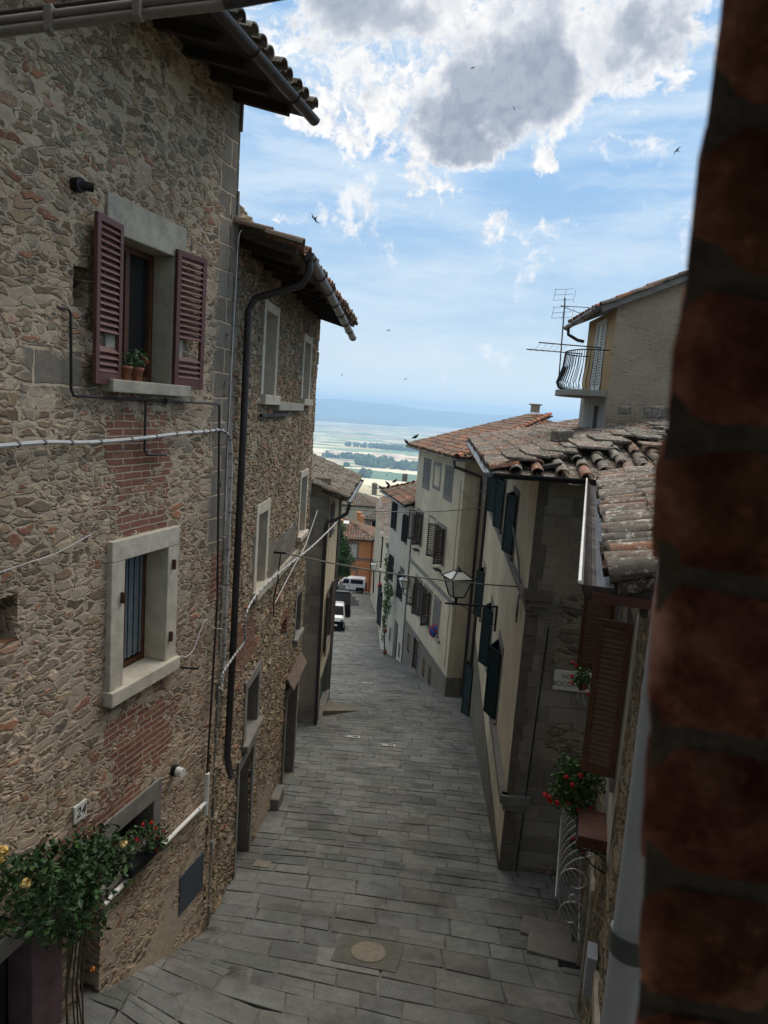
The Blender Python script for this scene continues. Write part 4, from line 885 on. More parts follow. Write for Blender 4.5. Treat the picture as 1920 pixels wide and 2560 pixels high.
def blind(wall,parent,s0,s1,z0,z1,sur,mat):
    mb=MB(); p=.014; wall.bx(mb,s0-sur,s0,z0-sur,z1+sur,-.02,p); wall.bx(mb,s1,s1+sur,z0-sur,z1+sur,-.02,p); wall.bx(mb,s0,s1,z1,z1+sur,-.02,p); wall.bx(mb,s0,s1,z0-sur,z0,-.02,p); mb.build('blind_window_frame',mat,parent)
blind(WR3,H7,3.15,4.05,-2.8,-2.0,.13,M_serena); blind(WR3,H7,3.3,4.2,-5.35,-4.1,.09,M_serena)
for i,(a,b) in enumerate(m7):
    w=window(WR3,H7,a,b,-5.45,-4.2,.14,M_serena,.08,.12,M_whitesh,bars=1,proud=.015)
    shutter(w,WR3.P(a,0,.03),-WR3.u*.25+WR3.o*.97,.40,-5.47,-4.18,M_dbrown,slat=.075,cov=.36); shutter(w,WR3.P(b,0,.03),WR3.u*.75+WR3.o*.65,.42,-5.47,-4.18,M_dbrown,slat=.075,cov=.30)
    mb=MB(); WR3.bx(mb,a+.1,a+.6,-5.78,-5.74,.0,.22); mb.build('iron_bracket',M_iron,w)
for i,(a,b) in enumerate(l7):
    w=window(WR3,H7,a,b,-8.15,-6.95,.14,M_serena,.08,.12,M_whitesh,bars=1,proud=.015)
    if i<2: shutter(w,WR3.P(a,0,.03),-WR3.u*.35+WR3.o*.93,.38,-8.2,-6.93,M_dbrown,slat=.07,cov=.36); shutter(w,WR3.P(b,0,.03),WR3.u*.75+WR3.o*.65,.42,-8.2,-6.93,M_dbrown,slat=.07,cov=.30)
    else: flatshut(w,WR3,a,b,-8.15,-6.95,M_greysh,.0)
mb=MB(); WR3.bx(mb,-.02,7.0,-6.55,-6.40,-.02,.04); mb.build('string_course',M_serena,H7)
mb=MB(); WR3.bx(mb,1.2,6.2,-8.36,-8.24,-.02,.10); mb.build('long_sill',M_dress,H7)
mb=MB(); WR3.bx(mb,4.2,5.1,-11.2,-9.35,-.18,-.15); mb.build('door',M_door,H7)
mb=MB(); WR3.bx(mb,4.05,4.2,-11.2,-9.2,-.1,.03); WR3.bx(mb,5.1,5.25,-11.2,-9.2,-.1,.03); WR3.bx(mb,4.05,5.25,-9.35,-9.18,-.1,.033); WR3.bx(mb,4.1,5.2,-11.2,-10.75,-.1,.2); mb.build('doorway_surround',M_serena,H7)
for a,b,c,d in((5.85,6.3,-10.4,-9.6),(3.0,3.4,-10.4,-9.7),(2.0,2.4,-10.3,-9.65)):
    mb=MB(); WR3.bx(mb,a,b,c,d,-.14,-.12); mb.build('cellar_window',M_iron,H7)
E7=WR3.P(-.45,-1.40,.46); g7=(UP*.30-WR3.o).normalized(); g7s=(UP*.30+WR3.u).normalized(); e7=-WR3.o
eaves(H7,WR3,-.4,7.2,-1.50,.42,.30,9,rz=.06,depth=.2)
tiles('street_roof_tiles',H7,M_tile,E7,WR3.u,g7,37,17,PAL,hm=lambda x:min(17*.34,x*1.02),n=4)
tiles('side_roof_tiles',H7,M_tile,E7,e7,g7s,48,17,PAL,hm=lambda x:min(17*.34,x*1.02,(48*.21-x)*1.02),n=4)
ridgeline('hip_tiles',H7,M_tile,E7+UP*.05,E7+(g7+g7s*1.0).normalized()*0+ (e7+WR3.u)*5.4+UP*(5.4*.30+.10),[(.34,.13,.07),(.30,.12,.07)],r=.12)
gutter('gutter',H7,M_zinc,WR3.P(-.52,-1.44,.52),WR3.P(7.3,-1.46,.52),.065); gutter('gutter',H7,M_zinc,WR3.P(-.55,-1.44,.5),WR3.P(-.55,-1.42,-5),.065)
mb=MB(); mb.tube([WR3.P(-.3,-1.5,.5),WR3.P(-.2,-1.72,.42),WR3s.P(.55,-2.0,.12),WR3s.P(.60,-2.2,.08),WR3s.P(.60,-9.85,.08)],.055,10); mb.build('downpipe',M_pipe,H7)
mb=MB(); p=at(1172,1038,31); mb.obox(at(1338,1022,30.5),((1,0,0),(0,1,0),(0,0,1)),(.16,.2,.16)); mb.obox(at(1338,1021,30.5)+UP*.16,((1,0,0),(0,1,0),(0,0,1)),(.24,.24,.03)); mb.build('chimney',M_rub4,H7,bevel=.02)
# lower neighbour
H8=thing('greige_house',WR3.P(9.7,-13),'lower greyish plastered house with black shutters left of the tall beige house','house')
u8=[(10.55,11.45),(7.95,8.75)]; m8=[(10.45,11.4),(8.05,9.0)]
h8=[hole(10.55,11.45,-5.75,-4.5,.03,.1),hole(7.95,8.75,-5.9,-4.72,.03,.1)]+[hole(a,b,-8.3,-7.2,.03,.1) for a,b in m8]+[(8.35,9.25,-12.6,-9.9)]
facade(WR3,'street_wall',M_grey,H8,7.,12.3,-13.9,-4.15,h8,None,.2); core(H8,WR3,7.05,12.3,-14.3,-4.2,5.4,M_cement)
for i,(a,b,c,d) in enumerate([(10.55,11.45,-5.75,-4.5),(7.95,8.75,-5.9,-4.72),(10.45,11.4,-8.3,-7.2),(8.05,9.0,-8.6,-7.5)]):
    w=window(WR3,H8,a,b,c,d,.04,M_serena,.1,.12,M_wfr,bars=1,proud=.012); vshut(w,WR3,a,b,c,d,M_black,.16)
mb=MB(); WR3.bx(mb,8.35,9.25,-12.6,-10.1,-.18,-.15); mb.build('door',M_black,H8)
mb=MB(); mb.lathe(WR3.P(8.8,-10.1,-.16),[(.45,0),(.45,.03)],16,ax=WR3.o); WR3.bx(mb,8.3,9.3,-12.9,-12.35,.0,.35); mb.build('arched_doorhead',M_serena,H8)
for a in (7.6,9.9): 
    mb=MB(); WR3.bx(mb,a,a+.4,-11.3,-10.6,-.01,.012); mb.build('meter_hatch',M_sdark,H8)
mb=MB(); WR3.bx(mb,7.03,7.12,-12,-4.4,.0,.05); mb.build('downpipe',M_gcab,H8)
g8=(UP*.42-WR3.o).normalized(); tiles('roof_tiles',H8,M_tile,WR3.P(7.02,-4.08,.45),WR3.u,g8,27,13,PAL,n=4,hm=lambda x:min(13*.34,(27*.21-x)*1.05+.4))
tiles('far_roof_tiles',H8,M_tile,WR3.P(12.7,-4.08,.45),-WR3.o,(UP*.42-WR3.u).normalized(),27,13,PAL,n=3,hm=lambda x:min(13*.34,x*1.05+.3),under=False)
eaves(H8,WR3,7.02,12.7,-4.16,.40,.42,6,rz=.06,depth=.2); gutter('gutter',H8,M_zinc,WR3.P(7.,-4.12,.52),WR3.P(12.8,-4.14,.52),.065)
mb=MB(); mb.obox(at(1012,1194,35.5),((1,0,0),(0,1,0),(0,0,1)),(.13,.15,.2)); mb.build('chimney',M_cement,H8,bevel=.02)
# ---- near low house on the right, with the oxidised gutter
WR1=Wall((2.51,6.79),15.5,-1)
H4=thing('low_house',WR1.P(0,-6.8),'low house with a lichened tile roof and brown shutters, nearest on the right','house')
h4=[hole(-.62,.22,-3.2,-1.72,.10,.12),hole(1.35,2.1,-3.15,-1.80,.10,.12),(1.9,2.7,-5.9,-4.9),(.2,1.2,-7.6,-5.1),(-2.2,-1.2,-7,-4.9)]
facade(WR1,'street_wall',M_rub5,H4,-4.5,2.75,-8.2,-.98,h4,.05,.2)
core(H4,WR1,-4.5,2.7,-8.5,-1.0,3.,M_cement,o=-.3)
mb=MB(); WR1.bx(mb,-.95,-.66,-3.7,-1.1,-.02,.02); WR1.bx(mb,-.95,.5,-3.9,-3.32,-.02,.021); mb.build('plaster_jamb',M_jamb,H4)
w=window(WR1,H4,-.62,.22,-3.2,-1.72,.10,M_serena,.12,.15,M_wfr,bars=1,proud=.03)
la=WR1.P(-.66,0,.03); shutter(w,la,WR1.o*.97+WR1.u*.22,.31,-3.22,-1.74,M_oak,slat=.048,slatmat=M_slat,label='near brown shutter leaf standing open over the street')
w=window(WR1,H4,1.35,2.1,-3.15,-1.80,.10,M_serena,.12,.15,M_wfr,bars=1,proud=.03); shutter(w,WR1.P(2.14,0,.03),WR1.o*.99-WR1.u*.05,.40,-3.17,-1.78,M_oak,slat=.048,slatmat=M_slat)
for a,b,zt_ in((.2,1.2,-5.1),(-2.2,-1.2,-4.9)):
    mb=MB(); WR1.bx(mb,a,a+.1,-8,zt_,-.18,.04); WR1.bx(mb,b-.1,b,-8,zt_,-.18,.04); WR1.bx(mb,a,b,zt_-.01,zt_+.16,-.18,.045); d_=mb.build('doorway_surround',M_dress,H4,bevel=.008); mb=MB(); WR1.bx(mb,a+.1,b-.1,-8,zt_-.012,-.2,-.16); mb.build('door',M_door,d_)
En=at(1470,1478,3.5); En.z=-.80; Ef=Vector((2.74,9.55,-.73)); uE=(Ef-En).normalized(); inn=Vector((uE.y,-uE.x,0)).normalized()
g4=(UP*.27+inn).normalized()
tiles('roof_tiles',H4,M_tilel,En+inn*.13+UP*.07+uE*.02,uE,g4,29,9,PALG+PAL[1:3],pitch=.21,jit=1.3)
gutter('gutter',H4,M_gutter,En-UP*.0+inn*.05,Ef+inn*.05,.085)
mb=MB(); mb.tube([En-inn*.045+UP*.01,Ef-inn*.045+UP*.01],.010,6); mb.build('gutter_bead',M_white,H4)
mb=MB(); a=En+inn*.02-UP*.055; mb.bar(a,a+inn*1.4+UP*.0,.035,.05); mb.build('verge_beam',M_rust,H4)
mb=MB(); a=En+inn*.28-UP*.06; b=Ef+inn*.28-UP*.06; mb.bar(a,b,.03,.14); mb.build('fascia_board',M_raft,H4)
mb=MB(); a=En+inn*.2-UP*.02; mb.add([a,a+uE*6.1,a+uE*6.1+g4*3.1,a+g4*3.1,a-UP*.03,a+uE*6.1-UP*.03,a+uE*6.1+g4*3.1-UP*.03,a+g4*3.1-UP*.03],[(0,1,2,3),(4,7,6,5),(0,4,5,1),(1,5,6,2),(2,6,7,3),(3,7,4,0)]); mb.build('soffit',M_raft,H4)
for k in range(7):
    mb=MB(); a=En+inn*.22-UP*.10+uE*(.15+k*.95); mb.bar(a,a+g4*1.2,.08,.10); mb.build('rafter',M_jamb,H4)
# mail box
mb=MB(); p=at(1476,2425,5.75); mb.obox(p,(WR1.u,WR1.o,UP),(.11,.045,.20)); mb.build('meter_box',M_gpaint,H4,bevel=.01)
# ================================================================= OWN BUILDING: brick jamb and grey pipe right at the lens
mortar=simple('lime_mortar_joint',(.40,.34,.29),.95,var=.4,nsc=30,bump=.004,bsc=90)
def brickmat():
    m,t=newmat('old_red_brick'); oc=t.new('TexCoord').outputs['Object']; a=t.new('Attribute',attribute_name='Col').outputs['Color']
    n=t.noise(oc,22,6,.65); g=t.noise(oc,60,5,.7)
    c=t.mix(t.mr(n,.35,.65),(.12,.045,.034,1),(.27,.125,.085,1)); c=t.mix(t.mr(t.noise(oc,11,5,.7),.5,.66),c,(.40,.235,.17,1)); c=t.mix(t.mr(g,.55,.7),c,(.34,.17,.10,1)); c=t.mix(1.,c,a,'MULTIPLY')
    return fin(t,m,c,.9,t.m('ADD',n,t.m('MULTIPLY',g,.4)),.006,spec=.15)
M_brick=brickmat()
HB=thing('brick_jamb',(.4,.5,-.5),'blurred red brick wall edge filling the right side, nearest to the lens','wall')
ex=lambda z:.138+max(0,-z-.02)*.085
mb=MB(); hgt=.080; z=-.62; i=0
while z<.42:
    hgt=random.uniform(.072,.088)
    x0=ex(z+.04)+random.uniform(-.002,.002); k=random.uniform(.65,1.2); mb.col=(k*2.7,k*random.uniform(2.3,2.75),k*2.6); L=.16
    xx=x0+(.0 if i%2 else -.0); first=True
    while xx<.75:
        e=xx+(L if not first or i%2 else L*.55); n=6; dz=.0
        vs=[];fs=[]
        # rough front face grid with side return
        for a in range(n+1):
            for b in range(5):
                u_=a/n; v_=b/4; px_=xx+(e-.008-xx)*u_+(.5-abs(v_-.5)<.2)*.0025*(a==0)+(ex(z+(hgt-.011)*v_)-ex(z+.04))*(a==0 and first); pz_=z+(hgt-.011)*v_; rd=.0035*((abs(u_-.5)*2)**8+(abs(v_-.5)*2)**8)
                dy=.003*mnoise.noise(Vector((px_*40,pz_*40,i)))+rd; pz_+= .0025*mnoise.noise(Vector((px_*25,i*3,pz_*10))); px_+=.0016*mnoise.noise(Vector((pz_*60,i*5.1,1)))*(a==0)
                vs.append((px_,.3595+dy-.03*(px_-.14),pz_-.10*(px_-.14)))
        for a in range(n):
            for b in range(4): fs.append((a*5+b,(a+1)*5+b,(a+1)*5+b+1,a*5+b+1))
        base=len(vs); 
        for b in range(5): vs.append((xx+.13,.62,z+(hgt-.011)*b/4))
        for b in range(4): fs.append((b,b+1,base+b+1,base+b))
        mb.add(vs,fs,True); xx=e; first=False
        k2=random.uniform(.85,1.15); mb.col=tuple(v*k2 for v in mb.col)
    z+=hgt; i+=1
mb.build('bricks',M_brick,HB)
mb=MB(); vs=[]; zs_=[-.75+.02*k for k in range(62)]
for zz in zs_: vs+= [(ex(zz)+.002,.3632,zz),(.85,.3435,zz),(.85,.62,zz),(ex(zz)+.145,.62,zz)]
fs=[]
for k in range(61):
    for j in range(4): fs.append((k*4+j,k*4+(j+1)%4,k*4+4+(j+1)%4,k*4+4+j))
fs+=[(3,2,1,0),(244,245,246,247)]; mb.add(vs,fs); mb.build('mortar',mortar,HB)
GP=thing('grey_drainpipe',(.55,1.25,-1.2),'grey painted drainpipe with dark bands beside the brick jamb','pipe')
mb=MB(); mb.tube([(.545,1.25,-2.2),(.540,1.25,-1.0),(.530,1.25,.35)],.036,20); mb.build('tube',M_gpaint,GP)
for zz in(-.985,-1.26,-.30,.2):
    mb=MB(); mb.tube([(.541,1.25,zz-.022),(.541,1.25,zz+.022)],.041,20); mb.build('band',M_band,GP)
CP=thing('overhead_conduits',(-.7,1.8,.85),'pair of thick grey conduits strapped together at the top left','conduits')
a0,a1=at(-120,95,1.8),at(300,42,1.8); a2=at(560,12,1.83); a3=at(760,-18,1.9)
mb=MB(); mb.tube([a0,a1,a2],.0118,14); mb.build('conduit',M_cond,CP)
mb=MB(); dz=Vector((0,.002,.0235)); mb.tube([a0+dz,a1+dz,a2+dz],.0108,14); mb.build('conduit',M_cond,CP)
mb=MB(); dz=Vector((0,.02,.047)); mb.tube([a0+dz,a1+dz,a2+dz],.010,14); mb.build('conduit',M_raft,CP)
mb=MB(); mb.tube([a2+Vector((-.01,0,.011)),a3+Vector((0,0,.012))],[.024,.018],12); mb.build('sleeve',M_pipe,CP)
for px in (125,345):
    p=at(px,55 if px==125 else 20,1.8); mb=MB(); mb.obox(p+Vector((0,0,.004)),((1,0,.12),(0,1,0),(0,0,1)),(.010,.016,.030)); mb.build('strap',M_cond,CP,bevel=.004)

# the building the picture is taken from: wall with the window opening and the dim room behind; unseen mass, added to darken the brick and near street
OB=thing('own_house',(0,-2.4,-6.2),'unseen plastered house the view is taken from, added to darken the brick jamb','house')
mb=MB()
mb.box((-1.5,.02,-6.0),(2.2,.50,-.80)); mb.box((-1.5,.02,1.3),(2.2,.50,6.)); mb.box((-1.5,.02,-.80),(-1.15,.50,1.3)); mb.build('front_wall',M_cement,OB)
mb=MB(); mb.box((-1.5,-9.6,-6),(-1.2,.02,6)); mb.box((2.0,-9.6,-6),(2.2,.02,6)); mb.box((-1.2,-4.6,-6),(2.,-4.4,6)); mb.box((-1.2,-9.6,-6),(2.,-9.4,6)); mb.build('room_walls',M_cement,OB)
mb=MB(); mb.box((-1.2,-4.4,-1.7),(2.,.02,-1.6)); mb.build('floor',M_door,OB); mb=MB(); mb.box((-1.2,-4.4,1.3),(2.,.02,1.4)); mb.build('ceiling',M_cement,OB); mb=MB(); mb.box((-1.8,-9.8,6),(2.4,.8,6.15)); mb.build('roof',M_tilel,OB)
# ================================================================= PLANTS, LAMPS, SIGNS, CABLES
def pot(p,r,h,label,seed,n=60,bl=None,blc=(.8,.12,.03),pr=.12,ph=.16,group=None,lean=(0,0)):
    o=thing('flower_pot',p,label,'flower pot',group)
    MB().lathe(p,[(r*.68,0),(r*.92,h*.8),(r,h*.8),(r*1.06,h),(r*.9,h),(r*.85,h*.88)],14).build('pot',M_terra,o)
    c=Vector(p)+Vector((lean[0],lean[1],h+ph*.5)); mb=MB(); leafcloud(mb,c,(pr,pr,ph*.6),n,.022,GREEN,seed); mb.build('leaves',M_leaf,o)
    mb=MB(); r_=random.Random(seed)
    for i in range(5): mb.tube([Vector(p)+Vector((0,0,h*.9)),c+Vector((r_.uniform(-1,1)*pr*.6,r_.uniform(-1,1)*pr*.6,r_.uniform(-.2,.6)*ph*.5))],.003,4)
    mb.build('stems',M_bark,o)
    if bl:
        mb=MB(); blooms(mb,[c+Vector(b) for b in bl],.02,blc,seed); mb.build('flowers',M_petal,o)
    return o
pot(W1.P(-1.80,.09,.04),.055,.12,'small terracotta pot with sprigs on the upper window sill, the left of two',1,45,pr=.07,ph=.12)
pot(W1.P(-1.62,.09,.03),.055,.12,'terracotta pot of geranium with an orange bloom on the upper sill, right of two',2,110,bl=[tuple(W1.u*.13+Vector((0,0,-.02))),tuple(W1.u*.11+Vector((0,0,.01)))],pr=.13,ph=.16)
# window box with red geraniums in the low window
def geranium(name,label,cat,c,rad,n,flowers,seed,size=.03,group=None,base=None,red=(.55,.01,.015),fr=.035):
    o=thing(name,c,label,cat,group); c=Vector(c)
    mb=MB(); leafcloud(mb,c,rad,n,size,GREEN,seed,droop=.2); mb.build('leaves',M_leaf,o)
    mb=MB(); r_=random.Random(seed)
    for i in range(12): mb.tube([c-Vector((0,0,rad[2]*.9)),c+Vector((r_.uniform(-.8,.8)*rad[0],r_.uniform(-.8,.8)*rad[1],r_.uniform(-.2,.7)*rad[2]))],.004,4)
    mb.build('stems',M_bark,o)
    mb=MB(); blooms(mb,flowers,fr,red,seed,18); mb.build('flowers',M_petal,o)
    return o
f=lambda px,py,s_=0,o=.18:(lambda d:d*((W1.A+W1.o*o).dot(W1.o)/d.dot(W1.o)))(ray(px,py))
o=geranium('window_box_plant','red geraniums spilling from the low barred window beside the rose','plant',W1.P(-1.38,-4.46,.12),(.26,.16,.20),420,[f(*p) for p in((379,2057),(388,2071),(408,2080),(394,2092),(357,2063),(394,2124),(341,2100))],5,.020,fr=.022)
mb=MB(); W1.bx(mb,-1.70,-1.16,-4.70,-4.60,.02,.15); mb.build('window_box',M_black,o,bevel=.005)
# climbing rose
rs=thing('climbing_rose',W1.P(-2.6,-6.1,.2),'climbing rose with yellow blooms over the doorway at lower left','rose')
mb=MB(); 
for (a,z,oo,ra,rb,n,sd) in [(-3.3,-3.70,.35,.6,.34,900,11),(-2.8,-3.85,.32,.5,.28,900,12),(-2.4,-3.98,.28,.34,.26,550,13),(-2.85,-4.2,.35,.42,.2,380,14),(-2.15,-4.12,.3,.20,.2,180,16),(-2.45,-4.45,.2,.10,.18,60,17)]:
    leafcloud(mb,W1.P(a,z,oo),(ra,.30,rb),n,.034,[(.5,.55,.5),(.34,.42,.38),(.8,.86,.66),(.42,.52,.52)],sd,droop=.3)
mb.build('leaves',M_leaf,rs)
mb=MB(); r_=random.Random(4)
for i in range(7):
    a=-2.5+r_.uniform(-.1,.1); mb.tube([W1.P(a,-6.3,.15+.02*i),W1.P(a+r_.uniform(-.05,.05),-5.2,.15),W1.P(a+r_.uniform(-.1,.1),-4.3,.2),W1.P(-2.6+r_.uniform(-.7,.5),-3.9,.35)],.008,5)
for i in range(9):
    b=W1.P(-2.4+r_.uniform(-.9,.2),-3.9+r_.uniform(-.3,.3),.3); mb.tube([b,b+W1.u*r_.uniform(-.2,.35)+UP*r_.uniform(-.05,.25)+W1.o*.1,b+W1.u*r_.uniform(-.3,.6)+UP*r_.uniform(-.1,.30)+W1.o*.2],.004,4)
mb.build('stems',M_bark,rs)
ff=lambda px,py:(lambda d:d*((W1.A+W1.o*.62).dot(W1.o)/d.dot(W1.o)))(ray(px,py))
for q_,r0,cl,sd_,n_ in(((5,2128),.035,(.75,.50,.13),1,26),((3,2146),.03,(.75,.50,.13),5,20),((64,2208),.032,(.75,.55,.2),2,26),((308,2110),.032,(.78,.62,.28),3,26),((232,2422),.022,(.55,.18,.03),4,14)):
    mb=MB(); blooms(mb,[ff(*q_)],r0,cl,sd_,n_); mb.build('flower',M_petal,rs)
# right-hand geraniums and ironwork on the low house
def A1(px,py,y): return at(px,py,y)
geranium('potted_geranium','small geranium hooked beside the street name plate, red blooms','plant',A1(1455,1695,7.6),(.13,.12,.17),330,[A1(*p,7.45) for p in((1432,1655),(1440,1664),(1429,1690),(1428,1706),(1462,1720),(1470,1735))],31,.022,fr=.022)
mb=MB(); a=A1(1447,1715,7.6)
g5=thing('plant_hook',a,'thin wire plant hook under the small geranium by the street name plate','hook')
mb.tube([a,a-UP*.16,a-UP*.20+WR1.n*.10],.006,5); mb.tube([a+WR1.n*.05,a-UP*.14+WR1.n*.06,a-UP*.20+WR1.n*.10],.006,5); mb.build('wire',M_wire,g5)
geranium('geranium_bush','large bushy geranium with red blooms below the open brown shutter','plant',A1(1440,1965,6.9),(.30,.28,.36),1500,[A1(*p,6.7) for p in((1416,1943),(1430,1963),(1372,1992),(1362,1985),(1392,2006),(1447,2023),(1477,2022),(1488,2036),(1420,2010),(1452,1938),(1375,2002))],33,.030,fr=.026)
bx_=thing('planter_box',A1(1490,2080,6.4),'red brown planter on an iron bracket below the geranium bush','planter')
c=A1(1487,2075,6.4); mb=MB(); mb.obox(c,(WR1.n,WR1.u,UP),(.16,.26,.06)); mb.build('trough',M_rust,bx_,bevel=.01)
mb=MB()
for k in(-.24,0,.24):
    q=c+WR1.u*k; mb.tube([q-WR1.n*.15-UP*.08,q+WR1.n*.18-UP*.08,q+WR1.n*.18-UP*.30],.008,5); mb.tube([q-WR1.n*.15-UP*.08,q+WR1.n*.0-UP*.22,q+WR1.n*.18-UP*.30],.007,5)
for zz in(-.08,-.0): mb.tube([c-WR1.n*.165+WR1.u*-.27+UP*zz,c-WR1.n*.165+WR1.u*.27+UP*zz],.007,5)
mb.build('bracket',M_iron,bx_)
# belly-shaped wrought grille (thing) with a flower box inside
gr=thing('window_grille',A1(1440,2110,8.2),'pale wrought iron belly grille curling out from the wall on the right','grille')
mb=MB(); gy0,gy1=7.3,9.0
for i in range(11):
    y=gy0+(gy1-gy0)*i/10; b=WR1.P((y-6.79)/WR1.u.y,0,0); pts=[]
    for k in range(13):
        q=k/12; z=-4.75-1.12*q; oo=.05+.33*math.sin(math.pi*min(1,q**.75*1.02))**.8; p=Vector((b.x,b.y,z))+WR1.o*max(oo,.03); pts.append(p)
    mb.tube(pts,.009,6)
for zz,oo in((-4.78,.08),(-5.85,.08),(-5.35,.39)): mb.tube([WR1.P((gy0-6.79)/WR1.u.y,zz,oo),WR1.P((gy1-6.79)/WR1.u.y,zz,oo)],.010,6)
mb.build('bars',M_wire,gr)
mb=MB(); yb=gy0-.03; b=WR1.P((yb-6.79)/WR1.u.y,0,0)
def sp(cx,cz,r,t0,t1,grow=.0):
    pts=[]
    for k in range(17): a=t0+(t1-t0)*k/16; rr=r*(1-grow*k/16); pts.append(Vector((b.x,b.y,cz))+WR1.o*(cx+rr*math.cos(a))+UP*(rr*math.sin(a)))
    mb.tube(pts,.010,6)
sp(.20,-5.08,.17,0,5.2,.55); sp(.20,-5.50,.20,3.3,-2.0,.55); sp(.20,-5.3,.05,0,6.2,.2); mb.build('scrolls',M_wire,gr)
geranium('window_geranium','red geranium behind the pale belly grille','plant',A1(1440,2105,8.1),(.14,.2,.12),300,[A1(*p,7.9) for p in((1440,2090),(1432,2098),(1448,2104),(1455,2126),(1446,2094))],37,.022,red=(.45,.02,.06),fr=.03)
# ---- lanterns
def lantern(label,p,wt,wb,h,group,gmat,arm=None,post=0,cable=None,size=1.):
    """p: bottom centre of the glass body"""
    p=Vector(p); o=thing('street_lamp',p,label,'street lamp',group)
    ax=(Vector((.94,.34,0)),Vector((-.34,.94,0)))
    cs=lambda w_,z:[p+(ax[0]*a+ax[1]*b)*w_/2+UP*z for a,b in((-1,-1),(1,-1),(1,1),(-1,1))]
    B=cs(wb,0);T=cs(wt,h); mb=MB(); mb.add(cs(wb*.94,.01)+cs(wt*.95,h-.01),[(0,1,5,4),(1,2,6,5),(2,3,7,6),(3,0,4,7),(0,3,2,1)]); mb.build('glass_body',gmat,o)
    R0=cs(wt*1.12,h+.01); R1_=cs(wt*.30,h+wt*.34); mb=MB(); mb.add(R0+R1_,[(0,1,5,4),(1,2,6,5),(2,3,7,6),(3,0,4,7)]); mb.build('glass_roof',gmat,o)
    mb=MB(); r=wt*.032
    for i in range(4):
        j=(i+1)%4; mb.tube([B[i],T[i]],r,5); mb.tube([B[i],B[j]],r,5); mb.tube([T[i],T[j]],r*1.3,5); mb.tube([R0[i],R0[j]],r*1.2,5); mb.tube([R0[i],R1_[i]],r,5); mb.tube([T[i],R0[i],R0[i]+(R0[i]-p-UP*h).normalized()*wt*.10+UP*wt*.13],r*.9,4)
    mb.lathe(p+UP*(h+wt*.34),[(wt*.20,0),(wt*.17,wt*.04),(wt*.10,wt*.08),(wt*.05,wt*.16),(.002,wt*.24)],10)
    mb.lathe(p-UP*wt*.16,[(wt*.08,0),(wt*.07,wt*.05),(wb*.55,wt*.16)],10)
    mb.build('frame',M_iron,o)
    if arm:
        mb=MB()
        for a,b,rr in arm: mb.tube([Vector(a),Vector(b)],rr,7)
        mb.build('bracket',M_iron,o)
    return o
LG='old lanterns over the street'
q=at(1141,1490,15.05); pw=WR2.P(4.64,-4.07,.02); tip=at(1112,1508,15.02)
lantern('large glass lantern on an iron bracket, nearest of the street lamps',q,.47,.25,.40,LG,M_lglass,arm=[(q-UP*.06,q-UP*.17,.03),(tip,pw,.022),(pw+UP*.03,pw-UP*.55,.028),(pw-UP*.42,tip.lerp(pw,.28),.009)])
q=at(1009,1470,30.6); pw=WR3.P(5.95,-7.35,.02)
lantern('smaller lantern on a thin bracket in front of the greyish house, second street lamp',q,.40,.20,.36,LG,M_lglass,arm=[(q-UP*.04,q-UP*.16,.025),(q-UP*.16-Vector((.2,0,0)),WR3.P(6.0,-8.0,.02),.016),(WR3.P(6.0,-7.6,.02),WR3.P(6.0,-8.3,.02),.02)])
q=at(934,1424,48); lantern('bright lantern hanging from a wire in front of the orange house',q,.36,.19,.36,LG,M_lbright,arm=[(q+UP*.55,q+UP*.75,.012),(q-UP*.05,at(933,1482,48),.05)])
q=at(953,1433,55); lantern('tiny lantern on the far wall above the round signs',q,.30,.16,.30,LG,M_lbright,arm=[(q-UP*.05,q-UP*.12,.02),(q-UP*.12,q-UP*.12+Vector((.5,0,0)),.015)])
# ---- cables
def cable(label,p,q,r,sag,mat,n=20,group='cables strung across the street',name='cable'):
    p=Vector(p);q=Vector(q); mb=MB(); mb.tube([p.lerp(q,i/n)-UP*sag*4*(i/n)*(1-i/n) for i in range(n+1)],r,6)
    return tag(mb.build(name,mat),label,'cable',group)
cable('thick twisted cable crossing the street at lantern height',W2.P(3.32,-2.42,.18),WR2.P(.62,-2.63,.08),.012,.08,M_gcab)
mb=MB(); mb.tube([W2.P(3.32,-2.42,.0),W2.P(3.32,-2.42,.2)],.02,6); mb.tube([W2.P(3.30,-2.44,.12),W2.P(3.27,-2.9,.10),W2.P(3.25,-3.15,.06),W2.P(3.3,-3.3,.05),W2.P(3.2,-3.45,.08)],.011,6); mb.build('cable_hook',M_iron,H2)
cable('thin grey cable crossing high between the roofs',at(862,1272,18.6),WR2.P(12.2,-2.85,.03),.014,.12,M_gcab)
cable('fine wire carrying the bright hanging lantern',at(840,1396,48),at(1003,1403,48),.016,.1,M_iron)
cable('slack cable looped along the greyish house front',WR3.P(12.2,-7.0,.04),WR3.P(7.0,-8.2,.04),.02,.25,M_gcab)
cable('thin wire beside the blind window of the beige house',WR3.P(.25,-2.2,.03),WR3.P(.3,-8.9,.03),.010,0,M_gcab)
cable('drooping wire in the alley mouth between beige and cream houses',WR3.P(.2,-2.5,.05),WR2.P(12.5,-2.2,.1),.012,.35,M_gcab)
cable('pale twin cable along the alley flank under the cornice',WR2s.P(-.05,-2.62,.05),WR2s.P(1.6,-2.78,.04),.014,.02,M_gcab)
cable('thin cable just below the cornice on the alley flank',WR2s.P(0,-2.88,.04),WR2s.P(1.6,-2.60,.03),.010,.01,M_gcab)
